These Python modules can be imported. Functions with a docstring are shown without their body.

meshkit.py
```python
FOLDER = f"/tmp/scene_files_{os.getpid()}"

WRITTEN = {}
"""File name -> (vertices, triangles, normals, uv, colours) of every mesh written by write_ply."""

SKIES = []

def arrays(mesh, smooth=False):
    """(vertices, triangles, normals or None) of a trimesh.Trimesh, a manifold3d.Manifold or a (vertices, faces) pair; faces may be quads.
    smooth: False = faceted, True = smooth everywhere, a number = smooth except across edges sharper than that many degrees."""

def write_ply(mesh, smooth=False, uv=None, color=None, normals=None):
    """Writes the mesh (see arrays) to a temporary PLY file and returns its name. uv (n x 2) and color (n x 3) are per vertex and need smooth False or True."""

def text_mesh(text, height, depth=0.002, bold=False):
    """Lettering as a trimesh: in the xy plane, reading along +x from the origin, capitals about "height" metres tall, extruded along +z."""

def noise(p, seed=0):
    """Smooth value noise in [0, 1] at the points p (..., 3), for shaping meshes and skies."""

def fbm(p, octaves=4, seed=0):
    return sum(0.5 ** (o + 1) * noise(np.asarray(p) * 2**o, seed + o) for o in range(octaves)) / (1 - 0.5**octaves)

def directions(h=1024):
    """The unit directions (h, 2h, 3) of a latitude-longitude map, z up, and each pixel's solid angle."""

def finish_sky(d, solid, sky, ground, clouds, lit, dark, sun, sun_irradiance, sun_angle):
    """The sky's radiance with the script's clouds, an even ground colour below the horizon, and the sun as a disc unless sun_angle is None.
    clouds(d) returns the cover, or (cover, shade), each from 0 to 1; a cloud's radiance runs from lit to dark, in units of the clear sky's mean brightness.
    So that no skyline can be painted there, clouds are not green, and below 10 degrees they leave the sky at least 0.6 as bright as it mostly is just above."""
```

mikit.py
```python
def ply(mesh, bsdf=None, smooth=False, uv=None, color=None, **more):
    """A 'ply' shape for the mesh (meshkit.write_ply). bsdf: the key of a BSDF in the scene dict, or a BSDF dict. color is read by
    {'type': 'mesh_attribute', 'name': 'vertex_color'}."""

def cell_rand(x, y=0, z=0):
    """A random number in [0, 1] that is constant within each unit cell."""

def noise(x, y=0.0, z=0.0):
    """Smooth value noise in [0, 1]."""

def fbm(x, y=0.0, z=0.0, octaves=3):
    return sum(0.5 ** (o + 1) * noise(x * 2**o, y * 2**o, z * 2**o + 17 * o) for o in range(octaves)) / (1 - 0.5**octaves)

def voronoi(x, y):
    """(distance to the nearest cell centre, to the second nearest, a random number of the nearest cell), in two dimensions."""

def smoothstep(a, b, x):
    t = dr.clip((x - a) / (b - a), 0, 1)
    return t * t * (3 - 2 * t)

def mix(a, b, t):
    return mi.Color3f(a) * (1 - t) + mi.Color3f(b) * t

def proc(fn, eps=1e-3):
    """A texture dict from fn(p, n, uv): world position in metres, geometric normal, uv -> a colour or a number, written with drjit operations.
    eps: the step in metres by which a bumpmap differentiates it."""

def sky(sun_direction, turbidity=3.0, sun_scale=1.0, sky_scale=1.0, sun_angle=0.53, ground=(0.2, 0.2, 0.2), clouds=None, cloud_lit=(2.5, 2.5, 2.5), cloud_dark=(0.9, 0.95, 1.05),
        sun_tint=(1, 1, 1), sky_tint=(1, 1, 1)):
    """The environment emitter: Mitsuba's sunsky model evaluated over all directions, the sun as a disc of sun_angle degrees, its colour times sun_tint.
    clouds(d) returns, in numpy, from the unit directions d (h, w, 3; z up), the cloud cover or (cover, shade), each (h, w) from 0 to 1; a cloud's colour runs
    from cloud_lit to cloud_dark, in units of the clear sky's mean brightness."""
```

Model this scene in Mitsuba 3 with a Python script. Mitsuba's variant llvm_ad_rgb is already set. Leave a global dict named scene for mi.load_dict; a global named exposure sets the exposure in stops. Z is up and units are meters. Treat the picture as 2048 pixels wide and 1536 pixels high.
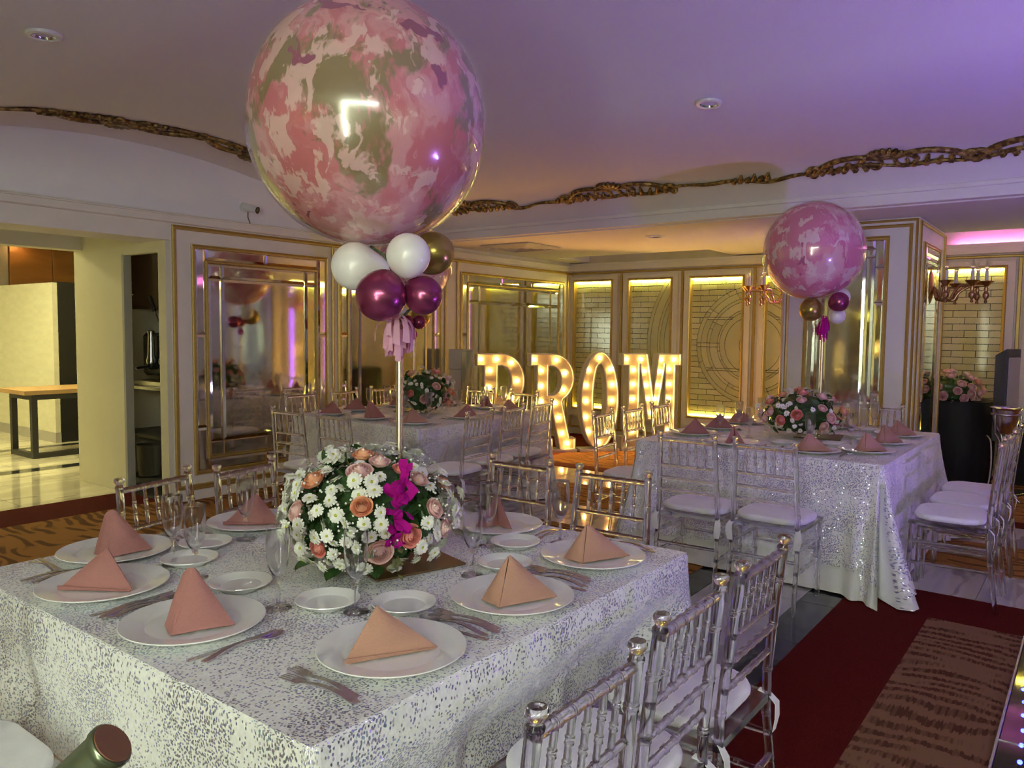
import math, random
import numpy as np, trimesh, drjit as dr, mitsuba as mi
import mikit
from mikit import proc, noise, fbm, voronoi, cell_rand, smoothstep, mix
from shapely.geometry import Polygon, LineString, Point, box as sbox
from shapely.ops import polygonize, unary_union
from shapely import affinity
import meshkit
T = mi.ScalarTransform4f
rng = np.random.default_rng(7); random.seed(7)
scene, labels = {'type': 'scene'}, {}
# ------------------------------------------------------------------ camera
CAM = np.array([0, 0, 1.477]); _p, _r, _y = math.radians(3.884), math.radians(.6276), math.radians(37.034)
FW = np.array([math.cos(_y)*math.cos(_p), math.sin(_y)*math.cos(_p), -math.sin(_p)])
_R = np.array([math.sin(_y), -math.cos(_y), 0]); _U = np.cross(_R, FW)
UP = -math.sin(_r)*_R + math.cos(_r)*_U
scene['camera'] = {'type': 'perspective', 'fov': 2*math.degrees(math.atan(1024/1562.24)), 'fov_axis': 'x', 'near_clip': .02,
                   'to_world': T().look_at(origin=CAM.tolist(), target=(CAM+FW).tolist(), up=UP.tolist())}
exposure = 0.82
# light levels (radiance of each lamp's emitting surface)
BULB = (72, 34, 8); STRIP_Y = (34, 29, 5.5); PORTAL = (38, 43, 33); VIOLET = (112, 58, 300)
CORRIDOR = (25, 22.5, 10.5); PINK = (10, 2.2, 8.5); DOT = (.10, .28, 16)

# ------------------------------------------------------------------ helpers
def numbered(k):
    if not any(q == k or q.startswith(k+'__') for q in scene) and k not in labels: return k
    i = 1
    while f'{k}_{i:03d}' in labels or f'{k}_{i:03d}' in scene or any(q.startswith(f'{k}_{i:03d}__') for q in scene): i += 1
    return f'{k}_{i:03d}'
_cnt = {}
def nk(k):
    c = _cnt.get(k, 0); _cnt[k] = c+1
    return k if c == 0 else f'{k}_{c:03d}'
def orient(m):
    try:
        if m.volume < 0: m.invert()
    except Exception: pass
    return m
def cat(ms): return trimesh.util.concatenate(list(ms))
def shape(mesh, bsdf, smooth=False, **kw):
    if isinstance(mesh, trimesh.Trimesh) and not kw.get('uv') is not None: orient(mesh)
    return mikit.ply(mesh, bsdf, smooth=smooth, **kw)
def thing(name, label, category, group=None):
    k = nk(name); labels[k] = {'label': label, 'category': category}
    if group: labels[k]['group'] = group
    return k
def struct(name):
    k = nk(name); labels[k] = {'kind': 'structure'}; return k
def part(parent, name, shp, label=None, kind=None, M=None):
    k = nk(parent+'__'+name)
    scene[k] = shp if M is None else {**shp, 'to_world': M}
    if label or kind: labels[k] = {}
    if label: labels[k]['label'] = label
    if kind: labels[k]['kind'] = kind
    return k
def one(name, shp, label, category, group=None, M=None, kind=None):
    k = thing(name, label, category, group)
    if kind: labels[k]['kind'] = kind
    scene[k] = shp if M is None else {**shp, 'to_world': M}
    return k
def sone(name, shp):
    k = struct(name); scene[k] = shp; return k
def mat(x, y, z=0, rz=0, s=1, rx=0, ry=0):
    return T().translate([float(x), float(y), float(z)]).rotate([0, 0, 1], float(rz)).rotate([0, 1, 0], float(ry)).rotate([1, 0, 0], float(rx)).scale(s)
def frame_mat(pos, zdir, spin=0., s=1.):
    z = np.asarray(zdir, float); z = z/np.linalg.norm(z)
    a = np.cross([0, 0, 1], z) if abs(z[2]) < .98 else np.cross([0, 1, 0], z); a /= np.linalg.norm(a); b = np.cross(z, a)
    c, d = math.cos(spin), math.sin(spin)
    m = np.eye(4); m[:3, 0] = (c*a+d*b)*s; m[:3, 1] = (-d*a+c*b)*s; m[:3, 2] = z*s; m[:3, 3] = pos
    return T(m)
def bx(x0, x1, y0, y1, z0, z1, b=0.):
    if b <= 0:
        return trimesh.creation.box(bounds=[[x0, y0, z0], [x1, y1, z1]])
    P = []
    for sx in (0, 1):
        for sy in (0, 1):
            for sz in (0, 1):
                c = np.array([(x0, x1)[sx], (y0, y1)[sy], (z0, z1)[sz]]); d = np.array([1-2*sx, 1-2*sy, 1-2*sz])*b
                P += [c+d*[0, 1, 1], c+d*[1, 0, 1], c+d*[1, 1, 0]]
    return trimesh.convex.convex_hull(np.array(P))
def lathe(prof, n=20):
    prof = np.array(prof, float); a = np.arange(n)*2*np.pi/n; m = len(prof)
    v = np.stack([prof[:, 0, None]*np.cos(a), prof[:, 0, None]*np.sin(a), np.repeat(prof[:, 1, None], n, 1)], -1).reshape(-1, 3)
    i, j = np.meshgrid(np.arange(m-1), np.arange(n), indexing='ij'); q = [i*n+j, i*n+(j+1) % n, (i+1)*n+(j+1) % n, (i+1)*n+j]
    f = np.concatenate([np.stack([q[0], q[1], q[2]], -1).reshape(-1, 3), np.stack([q[0], q[2], q[3]], -1).reshape(-1, 3)])
    t = trimesh.Trimesh(v, f, process=False); t.merge_vertices(); t.update_faces(t.nondegenerate_faces()); t.fix_normals()
    return orient(t)
def tube(pts, rad, n=8, cap=True, flat=None):
    p = np.array(pts, float); m = len(p); r = np.broadcast_to(np.asarray(rad, float), (m,))
    t = np.gradient(p, axis=0); t /= np.linalg.norm(t, axis=1, keepdims=True)+1e-12
    up = np.array([0, 0, 1.]) if abs(t[0, 2]) < .9 else np.array([1., 0, 0])
    A = [];
    a = np.cross(t[0], up); a /= np.linalg.norm(a)
    for k in range(m):
        a = a-t[k]*(a@t[k]); a /= np.linalg.norm(a)+1e-12; A.append(a)
    A = np.array(A); B = np.cross(t, A); ang = np.arange(n)*2*np.pi/n
    v = (p[:, None]+r[:, None, None]*(np.cos(ang)[None, :, None]*A[:, None]+np.sin(ang)[None, :, None]*B[:, None])).reshape(-1, 3)
    i, j = np.meshgrid(np.arange(m-1), np.arange(n), indexing='ij'); q = [i*n+j, i*n+(j+1) % n, (i+1)*n+(j+1) % n, (i+1)*n+j]
    f = [np.stack([q[0], q[1], q[2]], -1).reshape(-1, 3), np.stack([q[0], q[2], q[3]], -1).reshape(-1, 3)]
    if cap:
        v = np.vstack([v, p[0], p[-1]]); c0 = m*n; k = np.arange(n)
        f += [np.stack([(k+1) % n, k, k*0+c0], -1), np.stack([(m-1)*n+k, (m-1)*n+(k+1) % n, k*0+c0+1], -1)]
    return orient(trimesh.Trimesh(v, np.concatenate(f), process=False))
def extr(poly, d, z=0.):
    ps = [poly] if poly.geom_type == 'Polygon' else list(poly.geoms)
    ms = [trimesh.creation.extrude_polygon(q, d, engine='earcut') for q in ps if q.area > 1e-7]
    m = cat(ms); m.apply_translation([0, 0, z]); return m
def sheet(G, th=0.):
    """grid (a,b,3) of points -> mesh, closed with thickness th along vertex normals"""
    a, b = G.shape[:2]; v = G.reshape(-1, 3)
    i, j = np.meshgrid(np.arange(a-1), np.arange(b-1), indexing='ij'); q = [i*b+j, (i+1)*b+j, (i+1)*b+j+1, i*b+j+1]
    f = np.concatenate([np.stack([q[0], q[1], q[2]], -1).reshape(-1, 3), np.stack([q[0], q[2], q[3]], -1).reshape(-1, 3)])
    if th <= 0: return trimesh.Trimesh(v, f, process=False)
    n = trimesh.Trimesh(v, f, process=False).vertex_normals
    N = len(v); e = np.concatenate([np.arange(b), np.arange(1, a)*b+b-1, (a-1)*b+np.arange(b-2, -1, -1), np.arange(a-2, 0, -1)*b]); e2 = np.roll(e, -1)
    w = np.concatenate([np.stack([e2, e, e+N], -1), np.stack([e2, e+N, e2+N], -1)])
    m = trimesh.Trimesh(np.vstack([v+n*th/2, v-n*th/2]), np.concatenate([f, f[:, ::-1]+N, w[:, ::-1]]), process=False)
    m.fix_normals(); return m
def wallmap(kind, c):
    """maps (u, v, w) = along, up, out of the wall -> world"""
    def f(m):
        P = np.array(m.vertices); u, v, w = P.T
        Q = {'Y-': lambda: (u, c-w, v), 'X-': lambda: (c-w, u, v), 'Y+': lambda: (u, c+w, v)}[kind]()
        return orient(trimesh.Trimesh(np.stack(Q, -1), m.faces, process=False))
    return f
def rframe(u0, u1, v0, v1, prof):
    """picture-frame moulding; prof = [(inset, height)...] from outside in, closed at w=0"""
    prof = [(prof[0][0], 0)]+list(prof)+[(prof[-1][0], 0)]
    rings = [[(u0+i, v0+i, h), (u1-i, v0+i, h), (u1-i, v1-i, h), (u0+i, v1-i, h)] for i, h in prof]
    v = np.array(rings).reshape(-1, 3); m = len(prof); f = []
    for a in range(m):
        b = (a+1) % m
        for k in range(4):
            l = (k+1) % 4; f += [[a*4+k, a*4+l, b*4+l], [a*4+k, b*4+l, b*4+k]]
    t = trimesh.Trimesh(v, f, process=False); return t
def bevel_tile(u0, u1, v0, v1, b, d, w0=0.):
    v = [(u0, v0, w0), (u1, v0, w0), (u1, v1, w0), (u0, v1, w0), (u0, v0, w0+.002), (u1, v0, w0+.002), (u1, v1, w0+.002), (u0, v1, w0+.002),
         (u0+b, v0+b, w0+d), (u1-b, v0+b, w0+d), (u1-b, v1-b, w0+d), (u0+b, v1-b, w0+d)]
    f = [[0, 2, 1], [0, 3, 2], [8, 9, 10], [8, 10, 11]]
    for o in (0, 4):
        for k in range(4):
            l = (k+1) % 4; f += [[o+k, o+l, o+4+l], [o+k, o+4+l, o+4+k]]
    return trimesh.Trimesh(np.array(v, float), f, process=False)
GP = [(0, .012), (.006, .018), (.012, .012), (.018, .02), (.03, .02), (.036, .008)]
def sph(c, r, sub=2, sc=(1, 1, 1)):
    m = trimesh.creation.icosphere(subdivisions=sub, radius=1.); m.apply_scale(np.array(sc)*r); m.apply_translation(c); return m

# ------------------------------------------------------------------ materials
def rgb(*c): return {'type': 'rgb', 'value': list(c)}
def prin(c, rough=.5, spec=.5, metal=0., **k):
    return {'type': 'twosided', 'b': {'type': 'principled', 'base_color': c if isinstance(c, dict) else rgb(*c), 'roughness': rough, 'specular': spec, 'metallic': metal, **k}}
def diff(*c): return {'type': 'twosided', 'b': {'type': 'diffuse', 'reflectance': rgb(*c)}}
def cond(c, a=.1): return {'type': 'twosided', 'b': {'type': 'roughconductor', 'alpha': a, 'specular_reflectance': rgb(*c)}}
M = scene
M['wall_paint'] = prin(proc(lambda p, n, uv: mix((.66, .62, .55), (.74, .70, .63), fbm(p.x*3, p.y*3, p.z*3))), .55, .3)
M['ceiling_paint'] = diff(.76, .74, .73)
M['pillar_paint'] = prin((.70, .69, .67), .45, .35)
M['gold_trim'] = prin((.50, .36, .12), .38, .5, .65)
M['gilding'] = prin(proc(lambda p, n, uv: mix((.10, .055, .018), (.42, .29, .09), smoothstep(.35, .75, fbm(p.x*40, p.y*40, p.z*40)))), .45, .5, .55)
M['mirror_glass'] = cond((.84, .87, .82), .004)
M['lead'] = prin((.045, .045, .03), .5)
def _pane(c1, c2):
    return prin(proc(lambda p, n, uv: mix(c1, c2, fbm(p.y*5+p.x, p.z*5, 3.))), .14, .5, clearcoat=.6, clearcoat_gloss=.9)
for i_, cc in enumerate((((.52, .49, .25), (.60, .56, .31)), ((.47, .45, .23), (.55, .52, .28)), ((.57, .54, .29), (.64, .60, .36)))): M[f'pane_glass_{i_}'] = _pane(*cc)
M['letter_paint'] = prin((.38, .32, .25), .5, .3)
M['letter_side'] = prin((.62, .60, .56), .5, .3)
M['acrylic'] = {'type': 'roughdielectric', 'distribution': 'ggx', 'alpha': .005, 'int_ior': 1.49, 'specular_transmittance': rgb(.995, .995, 1.)}
M['crystal'] = {'type': 'dielectric', 'int_ior': 1.5}
M['film'] = {'type': 'thindielectric', 'int_ior': 1.45}
M['cushion_fabric'] = prin(proc(lambda p, n, uv: mix((.70, .69, .70), (.80, .79, .80), fbm(p.x*25, p.y*25, p.z*25))), .85, .1, sheen=.3)
M['white_cotton'] = prin((.74, .74, .71), .85, .1, sheen=.2)
# sequin cloth: woven white ground, round sequins each tilted its own way
SQ = .0060
def _sq(uv):
    d, _, r = voronoi(uv.x/SQ, uv.y/SQ); return d, r
def sq_weight(p, n, uv):
    d, r = _sq(uv)
    big = fbm(uv.x*9, uv.y*9, 5.); th = .30+.50*smoothstep(.35, .66, big)
    return dr.select((d < .40) & (r < th), mi.Float(.92), mi.Float(0.))
def sq_normal(p, n, uv):
    d, r = _sq(uv); a = cell_rand(r*9173, 1)*6.2832; k = .06+.50*dr.square(cell_rand(r*7919, 2))
    x, y = k*dr.cos(a), k*dr.sin(a); z = dr.sqrt(dr.maximum(0., 1-x*x-y*y))
    return mi.Color3f(x*.5+.5, y*.5+.5, z*.5+.5)
def sq_tint(p, n, uv):
    d, r = _sq(uv); h = cell_rand(r*5381, 3); g = fbm(uv.x*5, uv.y*5, 9.)
    c = mix(mix((.36, .31, .50), (.27, .28, .56), smoothstep(.2, .5, h)), (.52, .46, .46), smoothstep(.62, .9, h))
    return mix(c, mix((.30, .50, .62), (.62, .52, .70), h), smoothstep(.56, .70, g))
def sq_ground(p, n, uv):
    return mix((.70, .70, .68), (.86, .86, .84), fbm(uv.x*160, uv.y*160, 2.))
M['sequin_cloth'] = {'type': 'twosided', 'b': {'type': 'blendbsdf', 'weight': proc(sq_weight),
    'a': {'type': 'principled', 'base_color': proc(sq_ground), 'roughness': .7, 'specular': .2, 'sheen': .3},
    'c': {'type': 'normalmap', 'normalmap': proc(sq_normal), 'b': {'type': 'principled', 'base_color': proc(sq_tint), 'metallic': .78, 'roughness': .16, 'specular': .6}}}}
def _nap(c1, c2): return prin(proc(lambda p, n, uv: mix(c1, c2, fbm(p.x*300, p.y*300, p.z*300))), .8, .15, sheen=.4)
M['napkin_cloth'] = _nap((.31, .135, .125), (.37, .17, .155))
M['napkin_cloth_b'] = _nap((.38, .20, .145), (.45, .25, .185))
M['porcelain'] = prin((.78, .79, .77), .08, .5, clearcoat=1., clearcoat_gloss=.96)
M['steel'] = cond((.74, .73, .72), .10)
M['chrome'] = cond((.80, .80, .82), .05)
def marble_col(cs):
    def f(p, n, uv):
        x, y, z = p.x*1.7, p.y*1.7, p.z*1.0
        q = fbm(x*4, y*4, z*4, 4)*3.6; q2 = fbm(x*9+q, y*9, z*9-q, 3)*1.4+fbm(x*38+q*3, y*38-q*2, z*20+q, 3)*.75
        w = fbm(x*6+q, y*6-q, z*5+q*.7+q2, 5); w2 = fbm(x*11-q*1.7+7, y*11+q*1.3+q2, z*9+3, 5)
        c = mix(cs[0], cs[1], smoothstep(.40, .56, w))
        c = mix(c, cs[2], smoothstep(.465, .555, fbm(x*3.1+q*.5+11, y*3.1+5+q2*.45, z*3.1-q*.4, 5)+.05*(fbm(x*60+q*4, y*60, z*28, 2)-.5)*2))
        c = mix(c, cs[3], .85*smoothstep(.53, .60, w2+.05*(fbm(x*70-q*4, y*70, z*30, 2)-.5)*2))
        return mix(c, cs[4], smoothstep(.665, .685, fbm(x*4.4+q*.6+3, y*4.4+q*.6, z*6-q*.6, 4)))
    return f
M['marbled_latex'] = prin(proc(marble_col([(.50, .15, .17), (.58, .27, .28), (.23, .165, .08), (.66, .42, .39), (.26, .07, .12)])), .16, .5, clearcoat=1., clearcoat_gloss=.97)
M['marbled_latex_b'] = prin(proc(marble_col([(.60, .16, .26), (.68, .38, .40), (.62, .20, .30), (.76, .58, .54), (.42, .10, .20)])), .16, .5, clearcoat=1., clearcoat_gloss=.97)
M['white_latex'] = prin((.74, .70, .67), .28, .5)
M['purple_latex'] = prin((.24, .028, .10), .25, .6, .75, clearcoat=.8, clearcoat_gloss=.9)
M['gold_latex'] = prin((.34, .24, .05), .26, .6, .8, clearcoat=.6, clearcoat_gloss=.9)
M['tissue_pale'] = {'type': 'principledthin', 'base_color': rgb(.78, .44, .56), 'roughness': .7, 'diff_trans': .7}
M['tissue_hot'] = {'type': 'principledthin', 'base_color': rgb(.46, .012, .28), 'roughness': .6, 'diff_trans': .6}
M['pole_metal'] = cond((.72, .62, .42), .14)
M['base_metal'] = prin((.16, .10, .04), .25, .5, .6)
def petal(c1, c2): return {'type': 'twosided', 'b': {'type': 'principled', 'base_color': proc(lambda p, n, uv: mix(c1, c2, fbm(p.x*60, p.y*60, p.z*60))), 'roughness': .6, 'specular': .25, 'sheen': .3}}
M['rose_peach'] = petal((.72, .30, .15), (.82, .46, .30)); M['rose_pink'] = petal((.72, .42, .40), (.84, .62, .58)); M['rose_coral'] = petal((.70, .22, .18), (.80, .38, .32))
M['daisy_petal'] = prin((.80, .80, .72), .7, .2); M['daisy_eye'] = prin((.42, .42, .06), .7)
M['leaf_green'] = prin(proc(lambda p, n, uv: mix((.010, .030, .008), (.045, .10, .025), fbm(p.x*30, p.y*30, p.z*30))), .42, .4)
M['stem_green'] = prin((.05, .07, .03), .6); M['bow_olive'] = prin((.10, .10, .04), .45, .4)
def marble_floor(c1, c2, c3):
    def f(p, n, uv):
        q = fbm(p.x*1.3, p.y*2.2, 3., 3)*3; v = fbm(p.x*1.2+q*.5, p.y*7+q, 1., 4)
        return mix(mix(c1, c2, smoothstep(.35, .65, v)), c3, smoothstep(.60, .66, fbm(p.x*2+q, p.y*10-q, 9., 3)))
    return f
M['grey_marble'] = prin(proc(marble_floor((.38, .37, .36), (.50, .48, .46), (.28, .27, .26))), .06, .6, clearcoat=1., clearcoat_gloss=.98)
M['cream_marble'] = prin(proc(marble_floor((.44, .41, .32), (.54, .51, .40), (.36, .33, .25))), .06, .5, clearcoat=1., clearcoat_gloss=.98)
M['black_marble'] = prin(proc(lambda p, n, uv: mix((.008, .009, .009), (.022, .024, .024), fbm(p.x*6, p.y*6, 1.))), .06, .6, clearcoat=1., clearcoat_gloss=.98)
M['grout'] = prin((.05, .05, .045), .7)
def carpet_orange(p, n, uv):
    w = fbm(p.x*2.4, p.y*2.0, 2., 3); v = p.x*13+w*3.8; row = dr.floor(v); fr = v-row
    gap = noise(p.y*5+row*9.7, row*3.1, 1.); fine = fbm(p.x*230, p.y*150, 5., 2)
    on = smoothstep(.18, .36, fr)*(1-smoothstep(.74, .94, fr))*smoothstep(.34, .48, gap+.2*(fine-.5))
    return mix((.25, .115, .033), (.06, .022, .009), on*(.7+.3*fine))
def carpet_brown(p, n, uv):
    w = fbm(p.x*2, p.y*2.2, 2., 3); v = p.x*12.5+w*3.4; row = dr.floor(v); fr = v-row
    gap = noise(p.y*4.5+row*13.7, row*3.1, 1.); hair = noise(p.y*170, row*7.3+fr*1.5, 4); fine = fbm(p.x*260, p.y*230, 5., 2)
    j = .30*(hair-.5)
    on = smoothstep(.20, .32, fr+j)*(1-smoothstep(.70, .82, fr+j))*smoothstep(.26, .46, gap+.25*(hair-.5))*(.55+.45*smoothstep(.32, .52, noise(p.y*120, row*3.7, 8.)))*(.8+.2*fine)
    return mix((.15, .080, .045), (.050, .016, .011), on)
def fuzz(c1, c2): return proc(lambda p, n, uv: mix(c1, c2, fbm(p.x*220, p.y*220, 3., 2)))
M['carpet_patterned'] = prin(proc(carpet_orange), .95, .05, sheen=.2)
M['carpet_brown'] = prin(proc(carpet_brown), .95, .05, sheen=.2)
M['carpet_red'] = prin(fuzz((.048, .0035, .0035), (.072, .006, .005)), .95, .05, sheen=.1)
def wood(c1, c2, sx=1., sz=14.):
    return proc(lambda p, n, uv: mix(c1, c2, fbm((p.x+p.y)*sx*2, (p.x-p.y)*1.5, p.z*sz+fbm(p.x*2, p.y*2, p.z*2)*2, 4)))
M['oak'] = prin(wood((.33, .19, .08), (.46, .29, .13)), .45); M['walnut_panel'] = prin(wood((.20, .095, .03), (.32, .16, .05), .6, 9), .4)
M['black_steel'] = prin((.02, .02, .02), .4); M['black_plastic'] = prin((.012, .012, .013), .35)
M['dark_cabinet'] = prin((.035, .010, .007), .35)
M['textured_wall'] = prin(proc(lambda p, n, uv: mix((.62, .60, .46), (.72, .70, .55), fbm(p.x*8, p.y*8, p.z*18))), .7)
M['corridor_paint'] = prin((.64, .61, .46), .6, .3); M['grey_jamb'] = prin((.34, .33, .31), .5)
M['black_drape'] = prin((.006, .006, .007), .7, .3); M['gloss_black'] = prin((.008, .007, .014), .05, .35)
M['alu_trim'] = cond((.75, .75, .78), .2); M['vent_metal'] = prin((.40, .38, .35), .5); M['vent_dark'] = prin((.02, .02, .02), .8)
M['brass'] = cond((.62, .42, .20), .13); M['candle'] = prin((.66, .62, .60), .4)
M['speaker_body'] = prin((.045, .045, .05), .4); M['white_plastic'] = prin((.65, .64, .63), .35)
M['olive_metal'] = prin((.10, .12, .07), .25, .5, .7, clearcoat=.7); M['brown_cap'] = prin((.11, .045, .02), .5)
M['olive_panel'] = prin(proc(lambda p, n, uv: mix((.14, .13, .05), (.34, .28, .11), smoothstep(.4, .65, fbm(p.x*22, p.y*22, p.z*3)))), .3)
M['sack_cloth'] = prin((.16, .14, .10), .8)
def lamp(c, w=1.): return {'type': 'area', 'radiance': rgb(*c), 'sampling_weight': w}
M['lamp_white'] = diff(.8, .8, .8)

# ================================================================== THE ROOM
YW, XW, PX, PY = 6.139, 9.555, 7.2, 1.25      # left wall, back wall, pillar front, pillar side
W1, W2, WP, WS = wallmap('Y-', YW), wallmap('X-', XW), wallmap('X-', PX), wallmap('Y-', PY); W2_ = W2
k = sone('floor', shape(bx(-3.1, 9.7, -5.1, 6.95, -.2, -.012), 'grout'))
def tiles(x0, x1, y0, y1, sx, sy, b, name='tile', z=0., parent=None):
    nx, ny = max(1, round((x1-x0)/sx)), max(1, round((y1-y0)/sy)); g = .0015
    dx, dy = (x1-x0)/nx, (y1-y0)/ny; s = shape(bx(g, dx-g, g, dy-g, -.012, 0, .001), b)
    for i in range(nx):
        for j in range(ny): part(parent or 'floor', name, s, M=mat(x0+i*dx, y0+j*dy, z))
tiles(-1.2, 4.98, 1.28, 1.78, .62, .5, 'grey_marble'); tiles(-1.2, 4.98, 1.09, 1.28, .62, .2, 'black_marble'); tiles(-1.2, 4.98, 1.78, 1.95, .62, .2, 'black_marble')
for x0, x1 in ((4.98, 5.62), (6.40, 7.10)): tiles(x0, x1, -3., 6.1, .7, .7, 'grey_marble')
def carpet(x0, x1, y0, y1, b, lab):
    one('carpet', shape(bx(x0, x1, y0, y1, -.012, .004), b), lab, 'carpet')
carpet(-3, 4.98, 1.95, 6.33, 'carpet_patterned', 'orange brown tiger striped carpet under the front table')
carpet(5.62, 6.40, -5, 6.1, 'carpet_patterned', 'narrow striped carpet band between two marble strips, reflecting letters either side')
carpet(7.32, 9.3, -5, 5.17, 'carpet_patterned', 'orange striped carpet before the lit letters')
carpet(-3, 4.52, .235, .66, 'carpet_brown', 'brown carpet with dashed wavy stripes at the lower right')
carpet(-3, 4.98, .66, 1.09, 'carpet_red', 'dark red carpet border strip right of the front chairs')
carpet(4.52, 4.98, -5, .66, 'carpet_red', 'dark red carpet strip beside the near leg of right table chairs')
carpet(7.10, 7.32, -5, 6.1, 'carpet_red', 'red carpet border in front of the orange carpet by the letters')
carpet(7.32, 9.55, 5.17, 6.1, 'carpet_red', 'red carpet border under the letters at the mirror wall')
carpet(9.3, 9.55, -5, 5.17, 'carpet_red', 'red carpet border along the glass panels')
carpet(-3, 3.44, 6.33, 6.92, 'carpet_red', 'dark red carpet strip at the corridor opening')
# glossy black dance floor at the lower right, little blue lamps let into it
df = thing('dance_floor', 'glossy black dance floor panels with silver edges and blue lamps at lower right corner', 'dance floor')
x = 4.44
while x > -1.5:
    part(df, 'panel', shape(bx(x-1.205, x-.006, -3.5, .228, -.012, .03, .003), 'gloss_black'))
    part(df, 'edge_trim', shape(bx(x-.006, x+.0, -3.5, .228, -.012, .033), 'alu_trim')); x -= 1.205
part(df, 'edge_trim', shape(bx(-1.5, 4.445, .228, .238, -.012, .034, .002), 'alu_trim'))
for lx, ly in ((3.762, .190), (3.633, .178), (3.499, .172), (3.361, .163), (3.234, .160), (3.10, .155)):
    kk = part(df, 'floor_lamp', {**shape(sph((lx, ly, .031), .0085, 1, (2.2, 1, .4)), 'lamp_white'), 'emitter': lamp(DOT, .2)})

# ---- left wall with mirrors
k = sone('wall_left', shape(cat([W1(bx(3.47, 6.45, 0, 2.33, -.11, 0)), W1(bx(6.45, 9.7, 0, 2.455, -.11, 0))]), 'wall_paint'))
sone('wall_left_upper', shape(W1(bx(-.4, 6.6, 2.33, 3.1, -.12, -.02)), 'ceiling_paint'))
sone('trim_1', shape(cat([W1(bx(1.4, 9.55, 2.33, 2.40, -.1, .045, .006)), W1(bx(1.4, 9.55, 2.385, 2.40, 0, .06, .004))]), 'wall_paint'))
sone('wall_header', shape(bx(1.4, 3.47, YW, 6.56, 2.19, 2.36), 'wall_paint'))
sone('wall_near', shape(bx(-3.1, 1.4, YW, 6.56, .005, 2.5), 'wall_paint'))
def gilt(parent, u0, u1, v0, v1, wm, name='gold_moulding', prof=GP, b='gold_trim', w=0.):
    m = rframe(u0, u1, v0, v1, prof); m.vertices[:, 2] += w; part(parent, name, shape(wm(m), b))
gilt('wall_left', 3.475, 9.548, .105, 2.318, W1)
gilt('wall_left', 3.60, 9.40, .09, .125, W1, prof=[(0, .008), (.008, .012), (.016, .008)])
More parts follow.
